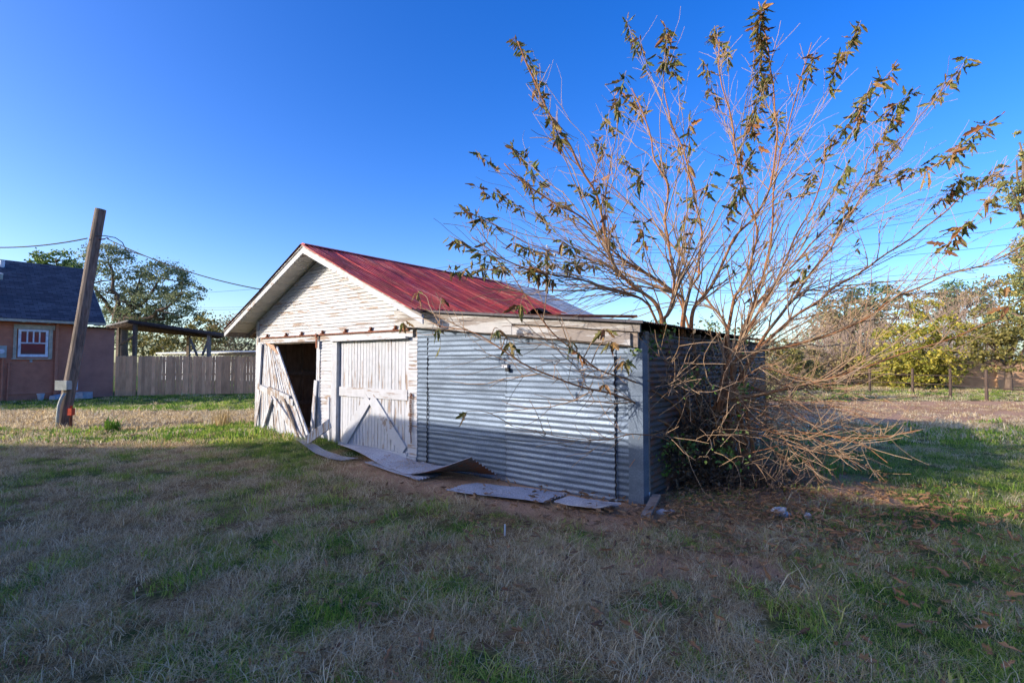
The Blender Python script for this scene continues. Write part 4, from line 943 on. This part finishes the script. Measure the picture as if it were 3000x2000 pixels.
# ------------------------------------------------------------------ trees and bushes further off
def ptree(name, label, base, blobs, mat, n, size, tr=.2, clumps=None, spread=.30, group=None, bark_=None, lean=None, limbs=True):
    """blobs: (point, radii) in world space"""
    t = thing(name, label, 'bush' if 'bush' in name or 'thicket' in name else 'tree', base, 0, group)
    tm = MB(); base = Vector(base); cen = sum((b[0] for b in blobs), Vector()) / len(blobs)
    zt = min(b[0].z - b[1][2] * .6 for b in blobs); zt = max(zt, base.z + .25 * (cen.z - base.z)); fork = Vector((base.x * .7 + cen.x * .3, base.y * .7 + cen.y * .3, zt))
    if lean: fork = Vector(lean)
    tm.tube([q - base for q in jit(crom([base + Vector((0, 0, -.2)), base.lerp(fork, .5), fork], 5), tr * .6, .5, base.x)], [tr * (1.15 - .45 * i / 10) for i in range(11)], 8)
    if limbs:
        for c, rr in blobs:
            e = c + Vector((0, 0, rr[2] * .3)); pts = jit(crom([fork - Vector((0, 0, .1)), fork.lerp(e, .45) + Vector((0, 0, -.12 * (e - fork).length)), e], 5), tr, .6, c.x)
            tm.tube([q - base for q in pts], [tr * (.62 - .5 * i / 10) for i in range(11)], 6)
            for k in range(5):
                i = rnd.randrange(4, 10); d = Vector((rnd.gauss(0, 1) * rr[0], rnd.gauss(0, 1) * rr[1], rnd.gauss(0, .7) * rr[2])) * .6
                tm.tube([pts[i] - base, pts[i] + d * .5 + Vector((0, 0, .1)) - base, pts[i] + d - base], [tr * .2, tr * .13, tr * .06], 4)
    tm.build('trunk', bark_ or BARK_D, t, smooth=True)
    cm = MB(); vol = [b[1][0] * b[1][1] * b[1][2] for b in blobs]; cl_ = []
    for k in range(clumps or max(12, n // 60)):
        c, rr = rnd.choices(blobs, vol)[0]; d = Vector((rnd.gauss(0, 1), rnd.gauss(0, 1), rnd.gauss(0, 1))).normalized() * rnd.uniform(.45, 1.0) ** .6
        s_ = spread * (rr[0] * rr[1] * rr[2]) ** (1 / 3) * rnd.uniform(.5, 1.25); cl_.append((c + Vector((d.x * rr[0], d.y * rr[1], d.z * rr[2])) - base, (s_, s_, s_ * .62)))
    leafcloud(cm, cl_, n, .62, size)
    cm.v = [(v[0], v[1], max(v[2], .02 - base.z)) for v in cm.v]
    cm.build('crown', mat, t); return t
def B(x, y, Y, rx, rz=None, ry=None):
    k = Y / FPX; return (at(x, y, Y), (rx * k, (ry or rx) * k, (rz or rx) * k))
def gb(x, Y): return ((x - 1500) / FPX * Y, Y, 0)
ptree('shade_tree', 'tall spreading grey-green tree rising behind the carport', gb(372, 47), [B(318, 765, 46, 70, 48), B(272, 840, 47, 55, 45), B(330, 880, 48, 60, 45), B(400, 830, 48, 55, 40), B(482, 815, 47, 75, 50), B(552, 868, 46, 50, 42), B(470, 890, 48, 85, 45), B(400, 930, 48, 90, 40), B(545, 930, 48, 50, 30)], F_DARK, 22000, .17, .45, 380, .27, lean=at(352, 930, 47))
ptree('rounded_tree', 'bright green treetop showing above the ridge of the red house', gb(180, 62), [B(165, 765, 62, 55, 28), B(225, 790, 62, 45, 35), B(120, 785, 62, 40, 25), B(180, 830, 62, 70, 50)], F_LITE, 3500, .34, .4, 90)
ptree('yellow_bush', 'yellow-green bush standing behind the carport and trailer', gb(560, 44), [B(590, 970, 44, 50, 50), B(520, 1000, 45, 60, 40), B(620, 990, 43, 40, 35), B(450, 1010, 46, 60, 35)], F_OLV, 3200, .22, .12, 120)
ptree('brown_bush', 'brown leafless looking bush between the trailer and the garage eave', gb(690, 46), [B(680, 985, 45, 70, 55), B(745, 990, 45, 50, 55), B(640, 1000, 45, 45, 40), B(800, 1000, 45, 60, 50)], F_BRN, 3800, .17, .12, 160)
ptree('dark_bush', 'dark green bush glimpsed beneath the carport roof', gb(430, 52), [B(430, 985, 52, 90, 45), B(350, 990, 52, 60, 45)], F_DARK, 2200, .26, .15, 80)
# right-hand side, beyond the field
ptree('blue_green_tree', 'blue-green feathery tree behind the bare thicket across the field', gb(2500, 52), [B(2560, 870, 52, 75, 38), B(2470, 905, 52, 70, 45), B(2420, 960, 52, 60, 50), B(2600, 900, 53, 50, 40), B(2500, 960, 52, 90, 50)], F_BLU, 5200, .30, .35, 150)
ptree('blue_green_tree', 'pale blue-green treetop behind the yellow bush across the field', gb(2810, 58), [B(2810, 850, 58, 60, 30), B(2850, 890, 58, 60, 40), B(2760, 900, 58, 50, 35)], F_BLU, 2400, .32, .3, 80)
ptree('autumn_bush', 'bright yellow autumn bush at the far edge of the field', gb(2690, 33), [B(2690, 930, 33, 60, 55), B(2640, 1000, 33, 75, 50), B(2740, 960, 32, 65, 50), B(2600, 1050, 33, 70, 40), B(2700, 1050, 32, 85, 50), B(2800, 990, 32, 60, 50), B(2780, 1060, 32, 50, 40), B(2555, 1045, 33, 35, 22), B(2640, 1095, 32, 70, 35), B(2730, 1095, 32, 70, 35)], F_YEL, 9000, .17, .12, 260, .24)
ptree('olive_tree', 'olive green tree at the right beyond the field', gb(2950, 30), [B(2960, 960, 30, 70, 60), B(2900, 1010, 30, 60, 55), B(2990, 860, 30, 55, 60), B(3040, 960, 29, 70, 100), B(2930, 1060, 30, 70, 35), B(2880, 930, 31, 35, 40)], F_OLV, 6500, .16, .2, 240, .26)
ptree('cedar_tree', 'tall cedar whose feathery boughs reach in past the tree', gb(3140, 24), [B(2978, 425, 24, 42, 30), B(3030, 400, 24, 60, 50), B(2968, 565, 24, 52, 52), B(3030, 580, 24, 70, 70), B(2985, 640, 24, 45, 28), B(2972, 740, 24, 38, 36), B(2985, 850, 25, 60, 40), B(2960, 930, 26, 55, 40), B(2975, 480, 24, 35, 25), B(3050, 760, 24, 80, 80), B(3120, 500, 24, 90, 120), B(3120, 800, 24, 120, 140), B(3130, 320, 24, 70, 80), B(3000, 830, 25, 40, 30)], F_CED, 20000, .12, .3, 320, .24)
ptree('green_bush', 'dark green bush beyond the back corner of the lean-to', gb(2310, 22), [B(2290, 1060, 22, 60, 55), B(2350, 1090, 22, 50, 45), B(2260, 1010, 22, 40, 35), B(2400, 1110, 23, 50, 35)], F_OLV, 3600, .11, .08, 150)
ptree('hedge_bush', 'green bush top showing over the lean-to roof', gb(1900, 26), [B(1850, 965, 26, 60, 28), B(1930, 970, 26, 70, 32), B(2010, 985, 26, 60, 30), B(2100, 980, 26, 70, 40), B(2200, 990, 26, 60, 40), B(1950, 1040, 26, 160, 60)], F_LITE, 4200, .13, .1, 150)
def thicket(name, label, x0, x1, ytop, Y0, Y1, n, mat):
    t = thing(name, label, 'thicket', gb((x0 + x1) / 2, (Y0 + Y1) / 2)); o = t.location.copy(); m = MB()
    for i in range(n):
        x = rnd.uniform(x0, x1); Y = rnd.uniform(Y0, Y1); p = Vector(gb(x, Y)); top = at(x, ytop + rnd.uniform(0, 130) + 60 * abs((x - (x0 + x1) / 2) / (x1 - x0)), Y).z
        pts = [p - o]; d = Vector((rnd.gauss(0, .15), rnd.gauss(0, .15), 1)); n_ = 5
        for k in range(n_):
            d = (d + Vector((rnd.gauss(0, .2), rnd.gauss(0, .2), .1))).normalized(); pts.append(pts[-1] + d * top / n_)
        m.tube(pts, [.035 - .005 * k for k in range(6)], 3, False)
        for k in range(12):
            a = pts[rnd.randrange(1, 6)]; e = Vector((rnd.gauss(0, .6), rnd.gauss(0, .6), rnd.uniform(.2, 1))).normalized() * rnd.uniform(.3, .24 * top); b = a + e * .5 + Vector((rnd.gauss(0, .1), 0, .05))
            m.tube([a, b, a + e], [.014, .011, .007], 3, False)
    m.build('stems', mat, t, kind='stuff'); return t
thicket('bare_thicket', 'bare grey-brown thicket across the field behind the tree', 2330, 2640, 900, 38, 44, 260, BARK_G)
thicket('bare_thicket', 'bare grey thicket rising behind the yellow autumn bush', 2640, 2960, 850, 40, 46, 260, BARK_G)
ptree('hazy_tree', 'hazy olive brown tree mass across the field behind the big tree', gb(2480, 46), [B(2400, 1000, 46, 70, 70), B(2480, 960, 46, 80, 70), B(2560, 980, 47, 80, 80), B(2640, 930, 47, 70, 60), B(2740, 900, 48, 80, 50), B(2850, 900, 48, 70, 60), B(2500, 1060, 46, 130, 60), B(2350, 1050, 46, 60, 50), B(2620, 1020, 46, 90, 60), B(2480, 900, 47, 70, 45), B(2650, 880, 47, 60, 40), B(2900, 860, 48, 60, 50), B(2420, 940, 47, 60, 40)], F_BRN, 15000, .20, .3, 300, .26)
thicket('bare_thicket', 'bare brown brush between the trailer and the garage', 600, 800, 935, 46, 49, 70, BARK_G)
ptree('low_scrub_bush', 'low mixed scrub along the far edge of the field', gb(2450, 37), [B(x, 1075 + 22 * math.sin(x), 37, 60, 66) for x in range(2230, 2640, 40)], F_BRN, 8000, .16, .06, 170, .35, limbs=False)
ptree('low_scrub_bush', 'low green scrub at the foot of the yellow autumn bush', gb(2700, 35), [B(x, 1095, 35, 50, 46) for x in range(2540, 3000, 40)], F_OLV, 10000, .15, .06, 100, .35, limbs=False)
tw = thing('garden_wall', 'low tan stucco wall beyond the field under the olive tree', 'wall', at(2790, 1140, 33.5))
wo_ = tw.location.copy(); a, b = at(2790, 1142, 34) - wo_, at(3200, 1142, 32.5) - wo_
a.z = b.z = -wo_.z
one('wall_panel', TAN, tw, lambda m: m.beam(a + Vector((0, 0, .8)), b + Vector((0, 0, .8)), .25, 1.7)); one('coping', TAN, tw, lambda m: m.beam(a + Vector((0, 0, 1.70)), b + Vector((0, 0, 1.70)), .33, .09))
for k in range(4): one('pier', TAN, tw, lambda m: m.beam(a.lerp(b, k / 3) + Vector((0, -.05, -.1)), a.lerp(b, k / 3) + Vector((0, -.05, 1.85)), .42, .42, (0, 1, 0)))
rfn = thing('post_fence', 'brown post and rail fence along the far edge of the field', 'fence', gb(2885, 22.3))
ro = rfn.location.copy(); fp = [gb(2300, 33), gb(2430, 31), gb(2545, 29), gb(2670, 27), gb(2780, 24.8), gb(2885, 22.3), gb(3030, 20)]
for q in fp: one('post', WOOD_DARK, rfn, lambda m: m.tube([Vector(q) - ro + Vector((0, 0, -.2)), Vector(q) - ro + Vector((.03, 0, 1.35))], [.07, .06], 8))
for i in range(len(fp) - 1):
    for z_ in (.55, 1.0): one('rail', WOOD_DARK, rfn, lambda m: m.tube([Vector(fp[i]) - ro + Vector((0, -.1, z_)), Vector(fp[i + 1]) - ro + Vector((0, -.1, z_ + .02))], .022, 6))
# far utility pole and lines
up = thing('power_pole', 'distant wooden power pole with crossarm and white insulators beyond the garage roof', 'utility pole', gb(1602, 42)); uo = up.location.copy()
one('shaft', POLE, up, lambda m: m.tube([(0, 0, -.2), at(1602, 732, 42) - uo], [.17, .12], 10)); one('crossarm', WOOD_DARK, up, lambda m: m.beam(at(1561, 738, 42) - uo + Vector((0, -.18, 0)), at(1628, 750, 42.4) - uo + Vector((0, -.18, 0)), .14, .16))
for x, y in ((1564, 733), (1602, 722), (1624, 745)): one('insulator', WHITEP, up, lambda m: m.tube([at(x, y + 6, 42) - uo + Vector((0, -.18, 0)), at(x, y, 42) - uo + Vector((0, -.18, 0)), at(x, y - 3, 42) - uo + Vector((0, -.18, 0))], [.05, .075, .05], 8))
for (a, b, lab) in (((1564, 733, 42), (3150, 560, 30), 'thin power line running right from a crossarm end of the distant pole'), ((1602, 722, 42), (3150, 640, 30), 'thin power line running right from the topmost insulator of the distant pole'), ((1624, 745, 42), (3150, 690, 30), 'thin power line running right from a crossarm end of the distant pole'),
                    ((1610, 800, 42), (3150, 748, 30), 'upper thin cable fixed to the distant pole below its crossarm'), ((1610, 830, 42), (3150, 780, 32), 'lower thin cable fixed to the distant pole below its crossarm')): wire(at(*a), at(*b), 1.2, .011, lab, 30, 'far power lines')
for (a, b, lab) in (((1560, 742, 42), (250, 868, 55), 'single thin power line passing behind the grey-green tree and the gable'), ((1600, 800, 42), (500, 900, 55), 'upper of two close power lines behind the garage gable'), ((1604, 806, 42), (500, 907, 56), 'lower of two close power lines behind the garage gable')): wire(at(*a), at(*b), .9, .012, lab, 30, 'far power lines behind the gable')
#PART5
# ------------------------------------------------------------------ what stands outside the frame and shades the yard
nh = thing('gabled_house', 'low gabled house whose long shadow covers the near lawn', 'house', (-11.4, -4, 0))
one('wall', BRICKRED, nh, lambda m: (m.box(-13, 0, -10, 10.0, -.1, 3.42), m.poly([(.001, -10, 3.42), (.001, 10, 3.42), (.001, 0, 6.3)])))
def nroof(m):
    k = 10.38
    for s_ in (-1, 1): m.hexa([(-13.4, 0, 6.40), (.4, 0, 6.40), (.4, s_ * k, 3.44), (-13.4, s_ * k, 3.44), (-13.4, 0, 6.48), (.4, 0, 6.48), (.4, s_ * k, 3.52), (-13.4, s_ * k, 3.52)])
one('roof', SHINGLE, nh, nroof)
for y in (-6, 0, 6):
    wq = one('window', WINWHITE, nh, lambda m: m.box(.002, .05, y - .7, y + .7, 1.0, 2.4)); one('pane', PANE, wq, lambda m: m.box(.051, .06, y - .6, y + .6, 1.1, 2.3))

# ------------------------------------------------------------------ lawn: tufts scattered by geometry nodes
def blade_tuft(n, rad, h0, h1, wd, lean, seed, flat_=0.0):
    r = random.Random(seed); m = MB()
    for i in range(n):
        a = r.uniform(0, 6.28); q = rad * math.sqrt(r.random()); p = Vector((math.cos(a) * q, math.sin(a) * q, -.015 + flat_ * r.random()))
        b = r.uniform(0, 6.28); d = Vector((math.cos(b), math.sin(b), 0)); h = r.uniform(h0, h1); l = h * r.uniform(.2, 1) * lean
        s_ = Vector((-d.y, d.x, 0)) * wd * r.uniform(.6, 1.2) * .5
        m1 = p + Vector((0, 0, h * .62)) + d * l * .35; t = p + Vector((0, 0, h * r.uniform(.55, 1.0))) + d * l + Vector((r.gauss(0, .01), r.gauss(0, .01), 0))
        k = len(m.v); m.v += [tuple(p - s_), tuple(p + s_), tuple(m1 + s_ * .8), tuple(m1 - s_ * .8), tuple(t)]; m.f += [(k, k + 1, k + 2, k + 3), (k + 3, k + 2, k + 4)]
    return m
def grassm(name, stops, tr):
    m = Mat(name, .75, 0, .2); g = m.n('ShaderNodeNewGeometry')
    f = m.math('ADD', m.math('MULTIPLY', m.rnd(), .5), m.math('MULTIPLY', g.outputs['Random Per Island'], .5))
    c = m.ramp(f, [(p, lin(*k)) for p, k in stops]); m.color(c); m.translucent(c, tr); return m.m
G_DRY = grassm('dry_grass_blade', [(.15, (168, 142, 96)), (.4, (218, 194, 146)), (.6, (244, 230, 196)), (.85, (198, 170, 120))], .5)
G_GRN = grassm('green_grass_blade', [(.2, (88, 126, 48)), (.45, (132, 166, 64)), (.65, (172, 190, 82)), (.85, (208, 200, 116))], .5)
G_STR = grassm('straw_blade', [(.2, (144, 112, 78)), (.5, (194, 162, 120)), (.8, (124, 94, 66))], .15)
def scatter(name, tufts, mat, pts, label):
    """pts: (x, y, z, scale) - one object, tufts instanced on its points"""
    c = bpy.data.collections.new(name + '_tufts')
    for i, t in enumerate(tufts): c.objects.link(bpy.data.objects.new('grass_tuft', t.mesh('grass_tuft', mat)))
    me = bpy.data.meshes.new(name); me.from_pydata([p[:3] for p in pts], [], [])
    n = len(pts)
    a = me.attributes.new('scl', 'FLOAT', 'POINT'); a.data.foreach_set('value', [p[3] for p in pts])
    a = me.attributes.new('rotz', 'FLOAT_VECTOR', 'POINT'); a.data.foreach_set('vector', [v for p in pts for v in (rnd.gauss(0, .12), rnd.gauss(0, .12), rnd.uniform(0, 6.28))])
    a = me.attributes.new('pick', 'INT', 'POINT'); a.data.foreach_set('value', [rnd.randrange(len(tufts)) for p in pts])
    o = link(name, me, None, kind='stuff', label=label, cat='grass')
    g = bpy.data.node_groups.new(name, 'GeometryNodeTree')
    g.interface.new_socket('Geometry', in_out='INPUT', socket_type='NodeSocketGeometry'); g.interface.new_socket('Geometry', in_out='OUTPUT', socket_type='NodeSocketGeometry')
    gi, go = g.nodes.new('NodeGroupInput'), g.nodes.new('NodeGroupOutput'); ip = g.nodes.new('GeometryNodeInstanceOnPoints'); ci = g.nodes.new('GeometryNodeCollectionInfo')
    ci.inputs['Collection'].default_value = c; ci.inputs['Separate Children'].default_value = True; ci.inputs['Reset Children'].default_value = True
    def na(nm, t): q = g.nodes.new('GeometryNodeInputNamedAttribute'); q.data_type = t; q.inputs['Name'].default_value = nm; return q.outputs['Attribute']
    L = g.links.new; L(gi.outputs[0], ip.inputs['Points']); L(ci.outputs[0], ip.inputs['Instance']); ip.inputs['Pick Instance'].default_value = True
    L(na('pick', 'INT'), ip.inputs['Instance Index']); L(na('rotz', 'FLOAT_VECTOR'), ip.inputs['Rotation']); L(na('scl', 'FLOAT'), ip.inputs['Scale']); L(ip.outputs[0], go.inputs[0])
    md = o.modifiers.new('scatter', 'NODES'); md.node_group = g; return o
dry_n, grn_n, dry_f, grn_f, strw = [], [], [], [], []
def blocked(x, y):
    q = loc((x, y, 0))
    if -9.8 < q.x < .03 and -.04 < q.y < 7.4: return True
    if 0 <= q.x < .06 and 0 < q.y < 6.8: return True
    return y > 22.5 and x < -19.5 and y > 23.4 + (x + 20.5) * .14
def fill(y0, y1, step, near):
    y = y0
    while y < y1:
        x = -1.15 * y - 1.6
        while x < 1.15 * y + 2.2:
            px, py = x + rnd.uniform(-.5, .5) * step, y + rnd.uniform(-.5, .5) * step; x += step
            if blocked(px, py): continue
            g, b = cover(px, py); z_ = gz(px, py) - .02; q = loc((px, py, 0))
            onsheet = -6.2 < q.x < -.2 and -.62 < q.y < 0 and rnd.random() < .90
            if onsheet:
                if q.x > -5.2 and noise.noise(Vector((px * 1.7, py * 1.7, 5))) > .05 and rnd.random() < .6: strw.append((px, py, z_ + .075, rnd.uniform(.5, .9)))
                continue
            s_ = (rnd.uniform(.6, 1.2) if rnd.random() < .93 else rnd.uniform(1.3, 1.8)) * (1 + .7 * noise.noise(Vector((px * 2.3, py * 2.3, 8))))
            if near and noise.noise(Vector((px * 3.1, py * 3.1, 2))) > .24: continue
            if rnd.random() < b:
                if rnd.random() < (.92 if near else .3): strw.append((px, py, z_, s_ * (1.1 if near else 2)))
                continue
            green = rnd.random() < sstep(.16, .86, g + rnd.gauss(0, .10))
            (grn_n if near else grn_f)[len((grn_n if near else grn_f)):] = [(px, py, z_, s_)] if green else []
            if not green or rnd.random() < .25: (dry_n if near else dry_f).append((px, py, z_, s_))
        y += step
fill(1.0, 5.0, .085, True); fill(5.0, 10.5, .12, True); fill(10.5, 20, .24, False); fill(20, 42, .45, False)
NEARD = [blade_tuft(80, .15, .02, .085, .0036, 3.2 if i % 2 else 2.0, 10 + i) for i in range(7)]; NEARG = [blade_tuft(64, .12, .025, .09, .0042, 1.6, 30 + i) for i in range(5)]
FARD = [blade_tuft(60, .26, .04, .11, .012, 1.3, 50 + i) for i in range(4)]; FARG = [blade_tuft(60, .24, .05, .12, .013, .8, 60 + i) for i in range(4)]
STRW = [blade_tuft(44, .15, .008, .035, .0042, 4.5, 70 + i, .015) for i in range(5)]
scatter('dry_lawn', NEARD, G_DRY, dry_n, 'dry frosted grey-tan grass of the near lawn')
scatter('green_lawn', NEARG, G_GRN, grn_n, 'green grass tufts growing through the near lawn')
scatter('dry_field_grass', FARD, G_DRY, dry_f, 'tan dry grass of the yard and field beyond')
scatter('green_field_grass', FARG, G_GRN, grn_f, 'green grass of the yard and field beyond')
scatter('straw', STRW, G_STR, strw, 'loose straw and cuttings on the bare soil')
# fallen leaves
lm = MB()
for i in range(2600):
    if i < 1900: p = Vector((rnd.gauss(2.7, 1.3), rnd.gauss(5.9, .9), 0))
    else: p = Vector((rnd.uniform(-2, 6), rnd.uniform(2.6, 7), 0))
    if p.y < 2 or blocked(p.x, p.y) or loc(p).y > 6: continue
    V, F = LG[rnd.randrange(3)]; d = Vector((rnd.gauss(0, 1), rnd.gauss(0, 1), rnd.gauss(0, .3))).normalized()
    M4 = leaf_mat(Vector((p.x, p.y, gz(p.x, p.y) + rnd.uniform(.005, .06))), d, rnd.uniform(.06, .12), rnd.uniform(0, 6.28)); b = len(lm.v)
    lm.v += [tuple(M4 @ Vector(v)) for v in V]; lm.f += [tuple(b + j for j in f) for f in F]
lm.v = [(v[0], v[1], max(v[2], -.01)) for v in lm.v]
lm.build('fallen_leaves', LITTER, None, kind='stuff', label='brown fallen leaves strewn under and before the big tree', cat='leaves')
# single plants
def weed(px, py, n, h, wd, lean, mat, lab, nm, seed):
    p = gpt(px, py); t = blade_tuft(n, .16, h * .5, h, wd, lean, seed); o = t.build(nm, mat, None, label=lab, cat='weed'); o.location = (p.x, p.y, gz(p.x, p.y))
weed(655, 1262, 70, .62, .016, .9, G_DRY, 'clump of tall dry grass stalks by the garage corner', 'dry_grass_clump', 5)
weed(615, 1258, 30, .45, .014, 1.1, G_DRY, 'thin dry grass stalks left of the tall dry clump', 'dry_grass_clump', 6)
weed(330, 1262, 60, .5, .03, .8, G_GRN, 'leafy green weed growing to the right of the leaning pole', 'green_weed', 7)
weed(285, 1266, 50, .3, .025, .9, G_GRN, 'low green weed between the leaning pole and the leafy weed', 'green_weed', 8)
weed(250, 1245, 40, .34, .016, .8, G_DRY, 'dry grass tuft at the foot of the valve post', 'dry_grass_clump', 9)
weed(2430, 1395, 30, .42, .013, .9, G_GRN, 'thin green grass blades under the low branches of the big tree', 'green_weed', 12)
